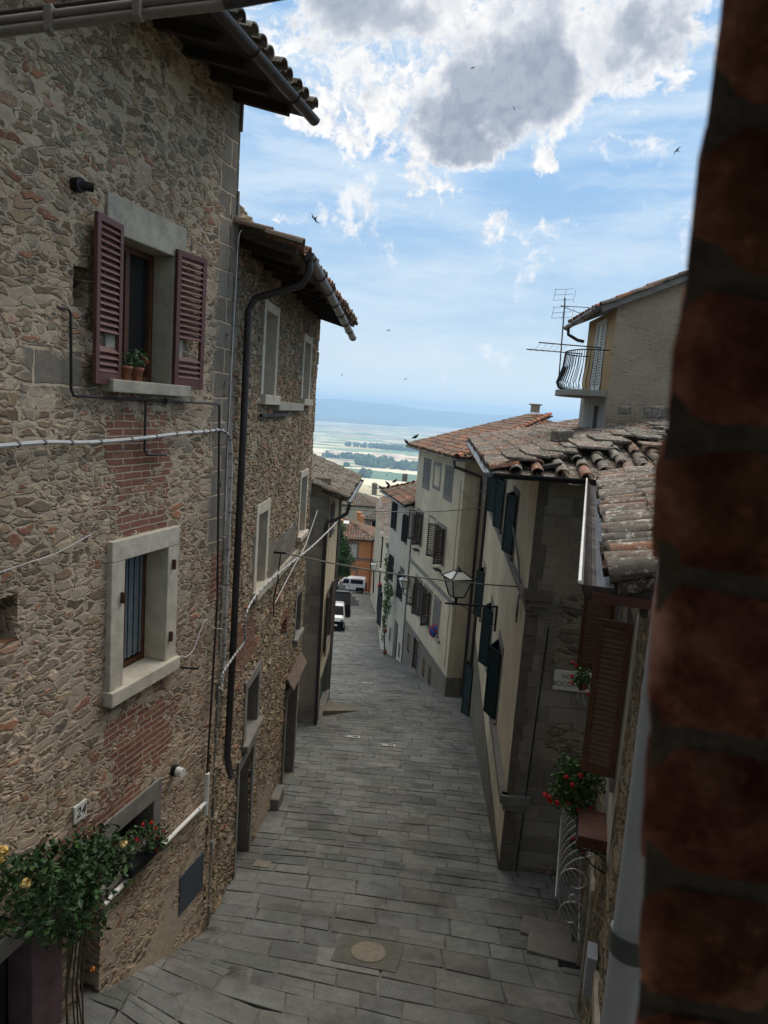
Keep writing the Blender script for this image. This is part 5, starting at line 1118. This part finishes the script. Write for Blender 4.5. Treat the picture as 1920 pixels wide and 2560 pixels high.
def poly(label,pts,r,mat,name='cable',offs=((0,0),),ties=0,group=None,tmat=None):
    o=thing(name,pts[0],label,'cable',group)
    # catmull smoothing
    P=[Vector(p) for p in pts]; out=[]
    for i in range(len(P)-1):
        p0,p1,p2,p3=P[max(i-1,0)],P[i],P[i+1],P[min(i+2,len(P)-1)]
        for k in range(5):
            u=k/5; out.append(.5*((2*p1)+(p2-p0)*u+(2*p0-5*p1+4*p2-p3)*u*u+(3*p1-p0-3*p2+p3)*u**3))
    out.append(P[-1])
    for a,b in offs:
        mb=MB(); mb.tube([p+UP*a+W1.o*b for p in out],r,6); mb.build('strand',mat,o)
    if ties:
        st=max(1,len(out)//ties)
        for i in range(st//2,len(out)-1,st):
            mb=MB(); d=(out[i+1]-out[i]).normalized(); mb.tube([out[i]-d*.010,out[i]+d*.010],r*len(offs)*.8+.003,8); mb.build('tie',tmat or M_gcab,o)
    return o
PW=lambda px,py,o=.05:(lambda d:d*((W1.A+W1.o*o).dot(W1.o)/d.dot(W1.o)))(ray(px,py))
poly('white cable bundle with grey ties running across the tall stone house',[PW(-130,1122),PW(0,1115),PW(110,1106),PW(225,1106),PW(350,1096),PW(440,1085),PW(500,1080),PW(528,1077),PW(550,1075),W1.P(.02,-.40,.06),W1.P(.10,-.50,.06),W1.P(.145,-.9,.06),W1.P(.15,-1.6,.06),W1.P(.15,-2.3,.06),W1.P(.15,-2.9,.07),W1.P(.13,-3.15,.08),W1.P(.05,-3.35,.10),W1.P(-.02,-3.40,.14),W1.P(-.08,-3.34,.14)],.0085,M_wcab,offs=((.010,0),(-.010,0),(0,.012)),ties=26)
poly('white cable bundle climbing along the second stone house towards the third',[W1.P(-.02,-3.36,.12),W1.P(.02,-3.22,.12),W2.P(.35,-3.12,.16),W2.P(.62,-3.02,.22),W2.P(.62,-2.85,.22),W2.P(.72,-2.62,.22),W2.P(1.6,-2.55,.22),W2.P(3.2,-2.62,.24),W2.P(5.5,-2.75,.28),W2.P(7.5,-2.85,.28),W2.P(9.3,-2.92,.28),W2.P(10.4,-2.95,.28)],.010,M_wcab,offs=((.009,0),(-.009,0)),ties=30)
poly('thin white cable parallel to the bundle on the second stone house',[W2.P(3.25,-3.25,.08),W2.P(4.6,-3.0,.1),W2.P(5.6,-2.85,.12),W2.P(6.3,-2.6,.14),W2.P(6.8,-2.2,.2)],.009,M_wcab)
poly('thin white flex curling from the lower window to the cable bundle',[W1.P(-.87,-2.70,.04),W1.P(-.70,-2.78,.05),W1.P(-.52,-2.74,.05),W1.P(-.38,-2.55,.05),W1.P(-.28,-2.48,.05),W1.P(-.1,-2.62,.05),W1.P(.12,-2.70,.05)],.006,M_wcab)
poly('fine pale wire sagging left of the lower window',[W1.P(-3.4,-1.36,.03),W1.P(-3.0,-1.33,.03),W1.P(-2.6,-1.30,.03),W1.P(-2.2,-1.21,.03)],.0045,M_wcab)
poly('white washing line hanging down the corner of the tall stone house',[W1.P(.12,1.82,.08),W1.P(.09,1.72,.06),W1.P(.07,1.2,.06),W1.P(.05,.3,.06),W1.P(.06,-.6,.05),W1.P(.07,-1.4,.05)],.0055,M_wcab)
mb=MB(); mb.bar(W1.P(-.87,-2.84,.02),W1.P(-.50,-2.97,.10),.018); mb.build('iron_stay',M_iron,H1)
for a,z in((-1.0,-1.70),(-1.02,-2.45),(-1.82,-1.85)): mb=MB(); W1.bx(mb,a-.012,a+.012,z-.05,z+.05,.05,.09); mb.build('shutter_hook',M_rust,H1)
# ---- signs
def disc(label,c,r,n,cat='sign',mats=None,name='road_sign'):
    o=thing(name,c,label,cat); c=Vector(c); n=Vector(n).normalized()
    MB().lathe(c-n*.01,[(r,0),(r,.012)],24,ax=n).build('disc',mats[0],o); return o,c,n
def frame(n): 
    r=UP.cross(n).normalized(); return r
o,c,n=disc('round no parking sign, blue with red rim and slash, on the beige house',at(1089,1578,25.6),.27,(-.35,-1,.1),mats=[M_red])
MB().lathe(c-n*.002,[(.225,0),(.225,.010)],24,ax=n).build('blue_field',M_blue,o); r=frame(n); a=(r*.7+UP*.7).normalized(); mb=MB(); mb.obox(c+n*.012,(r*.72-UP*.70,r*.7+UP*.72,n),(.22,.026,.003)); mb.build('slash',M_red,o)
mb=MB(); mb.tube([c-n*.01,c-n*.01+Vector((.38,.05,0))],.012,5); mb.build('bracket',M_iron,o)
o,c,n=disc('round red no entry sign with a white bar on the far right wall',at(952,1465,47),.24,(-.25,-1,0),mats=[M_red]); mb=MB(); r=frame(n); mb.obox(c+n*.008,(r,UP,n),(.17,.04,.004)); mb.build('white_bar',M_white,o)
o,c,n=disc('round blue sign under the no entry sign',at(953,1486,47),.23,(-.25,-1,0),mats=[M_blue])
mb=MB(); mb.tube([at(956,1450,47.1),at(950,1540,47.1)],.02,6); mb.build('post',M_gcab,o)
mb=MB(); 
# ---- street fittings
def gp(px,py,dz=.012):
    d=ray(px,py); lo,hi=2,120
    for _ in range(50):
        y=(lo+hi)/2; p=d*(y/d.y)
        if p.z>gxy(p.x,p.y)+dz: lo=y
        else: hi=y
    return d*(lo/d.y)
SN=Vector((0,.203,1)).normalized(); SF=Vector((0,1,-.203)).normalized()
def plate(name,label,px,py,w_,d_,mat,az=0,cat='manhole',round_=False,inner=None,h=.008):
    p=gp(px,py,.010); a=Vector((math.cos(az),-math.sin(az),0)); b=SN.cross(a).normalized(); a=b.cross(SN)
    o=thing(name,p,label,cat); mb=MB()
    mb.obox(p,(a,b,SN),(w_/2,d_/2,h)); mb.build('frame',mat,o,bevel=.003)
    if inner: inner(o,p,a,b)
    return o
mcov=simple('pale_concrete_lid',(.20,.175,.13),.9,var=.3,nsc=20,bump=.004,bsc=80); mfrm=simple('manhole_stone',(.105,.10,.085),.9,var=.3,nsc=9,bump=.003)
plate('manhole_cover','round pale manhole lid in a square stone frame in the foreground paving',921,2382,.80,.62,mfrm,.2,inner=lambda o,p,a,b:MB().lathe(p+SN*.004,[(.225,0),(.225,.012),(.2,.016)],28,ax=SN).build('lid',mcov,o))
def marks(o,p,a,b):
    for k in (-1,1): MB().obox(p+SN*.006+b*k*.085,(a,b,SN),(.20,.012,.006)).build('paint_mark',M_white,o)
    MB().obox(p+SN*.006+a*.19,(a,b,SN),(.012,.08,.006)).build('paint_mark',M_white,o)
    MB().obox(p+SN*.006-a*.05,(a,b,SN),(.07,.03,.006)).build('paint_mark',M_white,o)
for px,py,w_,d_,lb in((880,1842,.42,.24,'left of two small covers edged in white paint, mid street'),(968,1863,.36,.24,'right of two small covers edged in white paint, mid street'),(915,1708,.42,.22,'small white marked cover beyond the pair, near the green door'),(880,1573,.55,.5,'farthest white marked cover beside the parked white van')):
    plate('utility_cover',lb,px,py,w_,d_,M_sdark,0,'utility cover',inner=marks)
plate('drain_grate','small dark iron drain grate by the right hand doorstep',1422,2411,.26,.16,M_iron,.2,'drain'); plate('utility_cover','small iron cover with a pale centre near the left doors',738,2013,.26,.2,M_sdark,0,'utility cover',inner=lambda o,p,a,b:MB().lathe(p+SN*.004,[(.04,0),(.04,.008)],12,ax=SN).build('boss',mcov,o))
plate('stone_hatch','small square pale stone hatch at the foot of the left wall',655,2160,.24,.22,mcov,.1,'hatch')
rp=thing('concrete_ramp',W3.P(1.9,-9.1,.3),'grey wedge shaped ramp in front of the green door','ramp')
mb=MB(); A_,B_,C_=W3.P(1.0,0,.1),W3.P(2.7,0,.1),W3.P(2.0,0,1.1)
for q in(A_,B_,C_): q.z=gxy(q.x,q.y)
mb.add([A_-UP*.1,B_-UP*.1,C_-UP*.1,A_+UP*.16,B_+UP*.14,C_+UP*.015],[(0,2,1),(3,4,5),(0,1,4,3),(1,2,5,4),(2,0,3,5)]); mb.build('slab',M_base,rp)
# right doorstep slabs in the alley mouth
ds=thing('doorstep',(2.4,7.6,-6.5),'rough stone doorstep slabs at the right wall near the drain','step')
mb=MB()
for i,(px,py) in enumerate(((1366,2330),(1385,2376))):
    p=gp(px,py,.03); mb.obox(p+UP*.0,(WR1.o,WR1.u,SN),(.33,.17,.04))
    mb.build('step_slab',M_serena,ds,bevel=.01); mb=MB()
# ---- birds
def swift(p,sp_,rot,label):
    p=Vector(p); o=thing('swift',p,label,'bird','swifts in the sky'); mb=MB(); c,s_=math.cos(rot),math.sin(rot)
    T=lambda a,b,z:p+Vector((a*c-b*s_,z*.3,a*s_+b*c))*sp_
    def wing(k): mb.add([T(0,.07,0),T(.18*k,.14,.1),T(.5*k,-.06,.2),T(.2*k,.03,.1),T(0,-.05,0),T(.1*k,.08,-.04)],[(0,1,3,4),(1,2,3),(0,5,1),(5,4,3),(5,3,1)])
    wing(1); mb.build('wing',M_bird,o); mb=MB(); wing(-1); mb.build('wing',M_bird,o)
    mb=MB(); mb.tube([T(0,.17,0),T(0,.10,0),T(0,0,0),T(0,-.12,0),T(.0,-.24,0)],[.012*sp_,.045*sp_,.05*sp_,.03*sp_,.008*sp_],7); mb.build('body',M_bird,o)
for i,(px,py,yy,sz,rot,lb) in enumerate([(1694,376,22,.34,.9,'swift with bent wings nearest the brick jamb'),(788,546,22,.42,2.3,'slim winged swift over the second stone house'),(1182,170,40,.36,.5,'swift silhouetted high on the dark cloud'),(1286,270,42,.30,2.0,'faint swift on the lower right of the dark cloud'),(971,826,45,.36,.2,'swift low over the roof gap, right of centre'),(855,937,60,.34,1.1,'tiny swift just above the hills on the left'),(1014,948,55,.36,.5,'tiny swift above the hills, right of the others'),(968,1188,45,.22,.1,'tiny swift against the valley fields')]):
    swift(at(px,py,yy),sz,rot,lb)
def pigeon(p,label,f=-1):
    p=Vector(p); o=thing('pigeon',p,label,'bird','pigeons on the gutters'); mb=MB()
    mb.tube([p+Vector((-.15*f,0,.03)),p+Vector((-.08*f,0,.07)),p+Vector((0,0,.11)),p+Vector((.07*f,0,.16)),p+Vector((.09*f,0,.20))],[.01,.035,.065,.05,.025],8); mb.lathe(p+Vector((.10*f,0,.21)),[(.002,-.03),(.026,-.015),(.03,.005),(.02,.025),(.002,.033)],8); mb.tube([p+Vector((.12*f,0,.215)),p+Vector((.155*f,0,.205))],[.01,.002],5)
    mb.build('body',M_bird,o); mb=MB(); mb.tube([p+Vector((0,.02,.07)),p+Vector((0,.02,0))],.006,4); mb.build('leg',M_bird,o)
pigeon(WR3.P(7.25,-1.44,.5),'pigeon at the tip of the upper gutter'); pigeon(WR3.P(6.6,-1.18,.3)+UP*.02,'pigeon on the tiles just behind the upper gutter tip',1)
pigeon(WR3.P(12.75,-4.1,.5),'pigeon at the tip of the lower gutter'); pigeon(WR3.P(12.5,-3.85,.2),'pigeon on the lower roof edge, second from its tip'); pigeon(WR3.P(12.3,-3.68,-.1),'pigeon on the lower roof edge, third from its tip',1)
# ================================================================= FAR END OF THE STREET
def block(name,label,cat,pxl,pxr,pye,yy,zb,dep,mat,roof='hip',pitch=.40,over=.4,rm=None,pal=PAL,tp=.32,rw=.5,n=3,az=0.,grp=None):
    xl=at(pxl,pye,yy); xr=at(pxr,pye,yy); ze=(xl.z+xr.z)/2; L=xr.x-xl.x
    A=(xl.x,yy); wl=Wall(A,90+az,1)     # local s runs to the right, outward = towards camera
    o=thing(name,wl.P(L/2,zb),label,cat,grp)
    ww=MB(); ww.add([wl.P(0,zb),wl.P(L,zb),wl.P(L,zb,-dep),wl.P(0,zb,-dep),wl.P(0,ze),wl.P(L,ze),wl.P(L,ze,-dep),wl.P(0,ze,-dep)],[(0,1,5,4),(1,2,6,5),(2,3,7,6),(3,0,4,7)]); ww.build('walls',mat,o)
    if roof:
        rm=rm or M_tile; W_=L+2*over; D_=dep+2*over; c=1/math.cos(math.atan(pitch)); nc=max(2,int(W_/tp)); H=D_/2*c; nr=int(H/rw)+1
        E=wl.P(-over,ze-.03,over); hmf=(lambda x:min(H,x*c,(nc*tp-x)*c)) if roof=='hip' else (lambda x:H)
        tiles('roof_tiles',o,rm,E,wl.u,(UP*pitch-wl.o),nc,nr,pal,pitch=tp,row=rw,n=n,under=False,hm=hmf,jit=.6)
        tiles('roof_tiles_rear',o,rm,wl.P(-over,ze-.03,-dep-over),wl.u,(UP*pitch+wl.o),nc,nr,pal,pitch=tp,row=rw,n=n,under=False,hm=hmf,jit=.6)
        nc2=int(D_/tp); 
        if roof=='hip':
            hm2=lambda x:min(W_/2*c,x*c,(nc2*tp-x)*c)
            tiles('roof_tiles_side',o,rm,wl.P(L+over,ze-.03,over),-wl.o,(UP*pitch-wl.u),nc2,nr,pal,pitch=tp,row=rw,n=n,under=False,hm=hm2,jit=.6)
            tiles('roof_tiles_side',o,rm,wl.P(-over,ze-.03,over),-wl.o,(UP*pitch+wl.u),nc2,nr,pal,pitch=tp,row=rw,n=n,under=False,hm=hm2,jit=.6)
        mb=MB(); wl.bx(mb,-over,L+over,ze-.20,ze-.10,-dep-over,over); mb.build('eave_board',M_raft,o)
    return o,wl,L,ze
# orange house
o,wl,L,ze=block('orange_house','orange plastered house closing the street with white shuttered window','house',700,937,1341,86,-26,8,M_orange,'hip',.40,.5)
def pxw(wl,px,py): 
    d=ray(px,py); t=(wl.A.dot(wl.o))/(d.dot(wl.o)); p=d*t; return (p-wl.A).dot(wl.u),p.z
for (x0,y0,x1,y1,m,lb) in((870,1362,893,1392,M_whitesh,1),(866,1426,890,1455,M_pane,0),(790,1358,812,1390,M_whitesh,0)):
    a,b=pxw(wl,x0,y1); c,d=pxw(wl,x1,y0); b=max(b,0) if False else b
    w=window(wl,o,a,c,b,d,.22,M_serena,.14,.1,M_whitesh,bars=1,proud=.05,top=.35,pane=M_pane)
    if m is M_whitesh: flatshut(w,wl,a,c,b,d,M_whitesh,.03,slat=.14)
a,z=pxw(wl,860,1394); mb=MB(); wl.bx(mb,0,L,z-.12,z+.10,-.05,.10); mb.build('string_course',M_serena,o)
mb=MB(); wl.bx(mb,L-.32,L-.2,-23,ze-.3,.02,.14); mb.build('downpipe',M_rust,o)
mb=MB(); a,z=pxw(wl,925,1440); wl.bx(mb,a-.05,a+.05,-23,z+1.0,.02,.12); mb.build('white_pipe',M_white,o)
for px,py,s_ in((897,1292,.42),(905,1299,.34),(850,1310,.4)):
    mb=MB(); p=at(px,py,89); mb.obox(p,((1,0,0),(0,1,0),(0,0,1)),(s_*.6,s_*.6,s_*1.2)); mb.obox(p+UP*s_*1.3,((1,0,0),(0,1,0),(0,0,1)),(s_*.75,s_*.75,s_*.18)); mb.build('chimney',M_orange,o)
a,z=pxw(wl,880,1310); mb=MB(); g_=(UP*.4-wl.o).normalized(); c=at(866,1307,87.5); mb.obox(c,(wl.u,g_,wl.u.cross(g_)),(.35,.35,.12)); mb.build('skylight',M_whitesh,o)
# pink house with terrace
o,wl,L,ze=block('pink_house','pale pink house with a flat terrace behind the orange one','house',926,1000,1322,98,-30,8,M_pink,None)
mb=MB(); wl.bx(mb,-.2,L,ze-1.2,ze-.9,-.1,.25); wl.bx(mb,-.1,L,ze-.05,ze+.1,-.1,.08); mb.build('cornice',M_rust,o)
mb=MB()
for k in range(14): p=wl.P(k*.34,ze+.1,0); mb.tube([p,p+UP*.9],.025,4)
mb.tube([wl.P(0,ze+1,0),wl.P(L,ze+1,0)],.03,4); mb.build('railing',M_iron,o)
o,wl,L,ze=block('grey_roofed_house','small house with a grey hipped roof behind the pink terrace','house',911,966,1298,106,-30,5,M_cement,'hip',.62,.35,M_tileg,PALG)
o,wl,L,ze=block('stone_gable_house','broad old house with a brown roof and blank beige wall, farthest of the cluster','house',820,948,1262,122,-32,10,M_beige,'hip',.36,.4,M_tileg,PALG+PAL[:2])
mb=MB(); p=at(936,1225,122); mb.obox(p,((1,0,0),(0,1,0),(0,0,1)),(.45,.45,.8)); mb.lathe(p+UP*.8,[(.55,0),(.5,.35),(.1,.55)],8); mb.build('chimney',M_rub4,o)
o,wl,L,ze=block('red_roofed_house','red roofed house glimpsed behind the greyish house','house',958,1060,1272,74,-30,8,M_pink,'hip',.34,.4)
mb=MB(); mb.tube([at(951,1240,72),at(949,1268,72)],.07,6); mb.tube([at(952,1268,72),at(962,1302,72)],.06,6); mb.build('white_pipe',M_white,o)
o,wl,L,ze=block('narrow_pink_house','narrow pinkish house front at the street end','house',938,975,1348,80,-26,5,M_pink,'hip',.3,.3)
mb=MB(); a,z=pxw(wl,944,1482); wl.bx(mb,.0,.9,-23,-19.6,.0,.05); mb.build('door',M_door,o)
# low wall of houses on the right beyond the greyish house
W6=Wall((.33,36.0),-.8,-1)
o=thing('cream_house',W6.P(8,-16),'cream house front seen edge on with signs and trailing plant','house')
facade(W6,'street_wall',M_cream,o,0,16,-19,-7.0,[(3,4.2,-12.2,-10.5),(7,8.2,-12.6,-11)],None,.2); core(o,W6,0,16,-20,-7.0,6,M_cement)
tiles('roof_tiles',o,M_tile,W6.P(-.1,-6.9,.10),W6.u,(UP*.3-W6.o),54,2,PALG,pitch=.3,n=3,under=False)
for a,b,c,d in((3,4.2,-12.2,-10.5),(7,8.2,-12.6,-11)):
    w=window(W6,o,a,b,c,d,.12,M_serena,.1,.12,M_wfr); vshut(w,W6,a,b,c,d,M_black,.2)
W7=Wall((.0,56.0),-2.5,-1); o=thing('ivory_house',W7.P(8,-20),'ivory house edge beyond the signs at the right of the street end','house')
facade(W7,'street_wall',M_beige,o,0,18,-24,-10.2,(),None,.2); core(o,W7,0,18,-25,-10.2,6,M_cement); tiles('roof_tiles',o,M_tile,W7.P(-.1,-10.1,.10),W7.u,(UP*.3-W7.o),54,2,PALG,pitch=.34,n=3,under=False)
# trailing plant on the far corner
vp=thing('trailing_plant',WR3.P(11.9,-12.5,.3),'long trailing green plant hanging down the corner of the greyish house','plant')
mb=MB(); r_=random.Random(8)
for (px,py,yy,ra,rz,n) in [(966,1405,33.5,.10,.45,70),(968,1440,33.5,.16,.5,140),(972,1478,33.3,.30,.5,330),(968,1515,33.2,.28,.55,260),(962,1550,33.2,.16,.5,140),(958,1590,33.4,.10,.5,60)]:
    leafcloud(mb,at(px,py,yy),(ra,.25,rz),n,.055,[(1.9,1.7,1.3),(1.3,1.3,1.0),(.9,.9,.7)],int(px+py),droop=1.4)
mb.build('leaves',M_leaf,vp)
mb=MB(); mb.tube([at(966,1400,33.6),at(970,1480,33.6),at(960,1560,33.6),at(962,1640,33.6)],.03,5); mb.build('stems',M_bark,vp)
for px,py,yy,lb in((962,1575,33.2,'terracotta pot on the wall under the trailing plant'),(962,1628,33.6,'dark pot at the foot of the trailing plant')):
    pot(at(px,py+8,yy),.11,.2,lb,int(px+py),60,pr=.18,ph=.25)
# tree by the orange house
tr=thing('leafy_tree',at(838,1500,66),'dark green leafy tree in front of the orange house','tree')
mb=MB(); p0=at(838,1500,66); mb.tube([p0-UP*1,p0+UP*1.5,p0+Vector((.1,0,3.2)),p0+Vector((.3,0,5))],[.22,.18,.13,.05],8)
for i in range(7):
    a=random.uniform(0,6.28); mb.tube([p0+UP*(1.6+.4*i),p0+UP*(2.4+.4*i)+Vector((math.cos(a)*1.3,math.sin(a)*1.0,.4))],[.07,.02],5)
mb.build('trunk',M_bark,tr); mb=MB()
for (px,py,ra,rz,n) in [(845,1348,.9,.9,900),(858,1372,1.0,1.0,1200),(862,1400,1.1,.9,1200),(868,1402,.8,.35,400),(850,1425,1.2,.8,1200),(862,1432,.7,.4,400),(835,1385,1.3,1.5,1500),(848,1318,.7,.7,500)]:
    leafcloud(mb,at(px,py,66+random.uniform(-.6,.6)),(ra,ra*.9,rz),n,.11,[(1.3,1.4,1.0),(.8,.9,.8),(.5,.6,.5),(1.0,1.2,.8)],int(px*py)%97,droop=.2)
mb.build('crown',M_leaf,tr)
# stepped parapet and stair on the left of the street end
st=thing('stone_stair',at(870,1500,66),'stone stair flight behind a stepped sloping parapet','stair')
for i in range(9):
    p=at(885,1500,66); mb=MB(); q=p+Vector((.35-i*.30,.1*i,-.75+i*.17)); mb.box((q.x-.15,q.y-1.5,q.z-2.0),(q.x+.15,q.y+1.2,q.z)); mb.build('step',M_serena,st)
a=at(848,1452,63.6); b=at(897,1503,63.2)
for i in range(6):
    p=a.lerp(b,i/6); q=a.lerp(b,(i+1)/6); mb=MB(); z1=p.z-.03*i; mb.box((p.x,p.y-.15,q.z-2.2),(q.x,p.y+.15,z1)); mb.build('parapet_block',M_cement,st,bevel=.02)
# ---- vehicles
def car(name,label,cat,org,f,L,secs,paint,wheels,wr,parts=(),tilt=True,group=None):
    org=Vector(org); f=Vector(f).normalized(); u=SN; r=f.cross(u).normalized(); f=u.cross(r)
    T=lambda t,a,z:org+f*t+r*a+u*z
    o=thing(name,org,label,cat,group); mb=MB(); vs=[];ch=.10
    for (t_,hw,zb,zt,ins) in secs:
        zs=zb+(zt-zb)*.55
        for a,z in((-hw*.96,zb),(-hw,zb+.12),(-hw,zs),(-hw+ins,zt-ch*.6),(-hw+ins+ch,zt),(hw-ins-ch,zt),(hw-ins,zt-ch*.6),(hw,zs),(hw,zb+.12),(hw*.96,zb)): vs.append(T(t_,a,z))
    m_=10; fs=[]
    for i in range(len(secs)-1):
        for j in range(m_): fs.append((i*m_+j,(i+1)*m_+j,(i+1)*m_+(j+1)%m_,i*m_+(j+1)%m_))
    fs.append(tuple(range(m_))); fs.append(tuple(reversed(range((len(secs)-1)*m_,len(secs)*m_)))); mb.add(vs,fs); body=mb.build('body',paint,o,bevel=.03)
    for t_,a in wheels:
        mb=MB(); c=T(t_,a,wr); mb.lathe(c-r*.09,[(wr*.75,0),(wr,.03),(wr,.15),(wr*.75,.18)],20,ax=r); wh=mb.build('wheel',M_rubber,o); mb=MB(); mb.lathe(c-r*.1,[(wr*.5,0),(wr*.55,.02),(wr*.55,.18),(wr*.5,.2)],14,ax=r); mb.build('rim',M_zinc,wh)
    for nm,mat,quad,th_ in parts:
        q=[T(*p) for p in quad]; nn=(q[1]-q[0]).cross(q[3]-q[0]).normalized()*th_; mb=MB(); mb.add([p-nn for p in q]+[p+nn for p in q],[(0,1,2,3),(7,6,5,4),(0,4,5,1),(1,5,6,2),(2,6,7,3),(3,7,4,0)]); mb.build(nm,mat,o)
    return o,T
g1=gp(833,1578,.0)
vsec=[(-3.55,.55,.30,1.45,.06),(-3.45,.66,.22,1.62,.07),(-.95,.66,.20,1.66,.08),(-.75,.66,.20,1.58,.10),(-.32,.66,.20,.98,.06),(-.05,.62,.22,.84,.05),(0,.56,.25,.62,.04)]
car('white_van','small white van parked facing uphill at the left','van',g1+SN*0,(.06,-1,.203),3.5,vsec,M_carw,[(-.55,.62),(-.55,-.62),(-2.8,.62),(-2.8,-.62)],.26,
 [('windscreen',M_cgl,[(-.69,-.52,1.50),(-.69,.52,1.50),(-.33,.58,1.00),(-.33,-.58,1.00)],.02),('bumper',M_cark,[(.03,-.62,.62),(.03,.62,.62),(.05,.60,.18),(.05,-.60,.18)],.03),
  ('headlight',M_chrome,[(.02,.38,.74),(.0,.60,.76),(.0,.60,.64),(.03,.38,.64)],.02),('headlight',M_chrome,[(.02,-.38,.74),(.0,-.60,.76),(.0,-.60,.64),(.03,-.38,.64)],.02),('licence_plate',M_white,[(.08,-.22,.44),(.08,.22,.44),(.08,.22,.34),(.08,-.22,.34)],.01),
  ('side_window',M_cgl,[(-.85,.63,1.45),(-1.7,.63,1.45),(-1.7,.665,1.0),(-.5,.665,1.0)],.012),('wing_mirror',M_cark,[(-.45,.72,1.15),(-.45,.84,1.15),(-.45,.84,.95),(-.45,.72,.95)],.04),('wing_mirror',M_cark,[(-.45,-.72,1.15),(-.45,-.84,1.15),(-.45,-.84,.95),(-.45,-.72,.95)],.04)])
g2=gp(848,1543,.0); bs=[(a*1.15,b*1.22,c,d*1.15,e) for a,b,c,d,e in vsec]
car('black_van','tall black van with a pale roof bar parked behind the white van','van',g2,(.08,-1,.203),4,bs,M_cark,[(-.6,.76),(-.6,-.76),(-3.2,.76),(-3.2,-.76)],.30,
 [('windscreen',M_cgl,[(-.79,-.62,1.74),(-.79,.62,1.74),(-.38,.70,1.16),(-.38,-.70,1.16)],.02),('roof_bar',M_carw,[(-.9,-.62,1.93),(-.9,.62,1.93),(-.9,.62,1.87),(-.9,-.62,1.87)],.04),('headlight',M_chrome,[(.02,.44,.86),(.0,.70,.88),(.0,.70,.74),(.03,.44,.74)],.02),('wing_mirror',M_cark,[(-.5,.88,1.35),(-.5,1.06,1.35),(-.5,1.06,1.05),(-.5,.88,1.05)],.04),('licence_plate',M_white,[(.02,-.22,.5),(.02,.22,.5),(.02,.22,.4),(.02,-.22,.4)],.01)])
g3=gp(868,1481,.0)
ss=[(-2.1,.80,.55,1.80,.10),(-2.0,.84,.48,1.94,.13),(.25,.84,.45,1.95,.13),(.45,.84,.45,1.88,.13),(.85,.84,.45,1.30,.03),(1.95,.80,.45,1.18,.03),(2.05,.78,.5,1.0,.02)]
SN_=SN; SN=Vector((0,.05,1)).normalized()
sv_=[('side_window',M_cgl,[(-.15,-.757,1.74),(.42,-.757,1.74),(.66,-.848,1.27),(-.15,-.848,1.27)],.02),('side_window',M_cgl,[(-1.8,-.757,1.74),(-.35,-.757,1.74),(-.35,-.848,1.27),(-1.8,-.848,1.27)],.02),
 ('alpine_window',M_cgl,[(-1.6,-.66,1.90),(-.5,-.66,1.90),(-.5,-.71,1.83),(-1.6,-.71,1.83)],.02),('wheel_arch',M_cark,[(-1.95,-.84,.85),(-1.05,-.84,.85),(-.95,-.85,.46),(-2.05,-.85,.46)],.015),('wheel_arch',M_cark,[(.95,-.84,.85),(1.7,-.84,.85),(1.8,-.84,.46),(.85,-.84,.46)],.015),('sill',M_cark,[(-.95,-.85,.52),(.85,-.85,.52),(.85,-.85,.42),(-.95,-.85,.42)],.02),('door_handle',M_iron,[(-.2,-.86,1.05),(-.05,-.86,1.05),(-.05,-.86,1.0),(-.2,-.86,1.0)],.01),
 ('door_seam',M_iron,[(-.27,-.845,1.7),(-.25,-.845,1.7),(-.25,-.848,.5),(-.27,-.848,.5)],.002),('tow_bar',M_iron,[(-2.35,-.2,.6),(-2.05,-.2,.6),(-2.05,-.2,.45),(-2.35,-.2,.45)],.2),('spare_wheel',M_rubber,[(-2.18,-.35,1.3),(-2.18,.35,1.3),(-2.18,.35,.65),(-2.18,-.35,.65)],.09),('wing_mirror',M_cark,[(.62,-.95,1.42),(.72,-.95,1.42),(.72,-.95,1.22),(.62,-.95,1.22)],.04)]
# mirror so that the side towards the camera carries the windows
car('white_offroader','boxy white off-road car parked side on before the orange house','car',g3,(-1,0,.0),4,ss,M_carw,[(-1.5,-.74),(1.3,-.74),(-1.5,.74),(1.3,.74)],.40,sv_)
SN=SN_
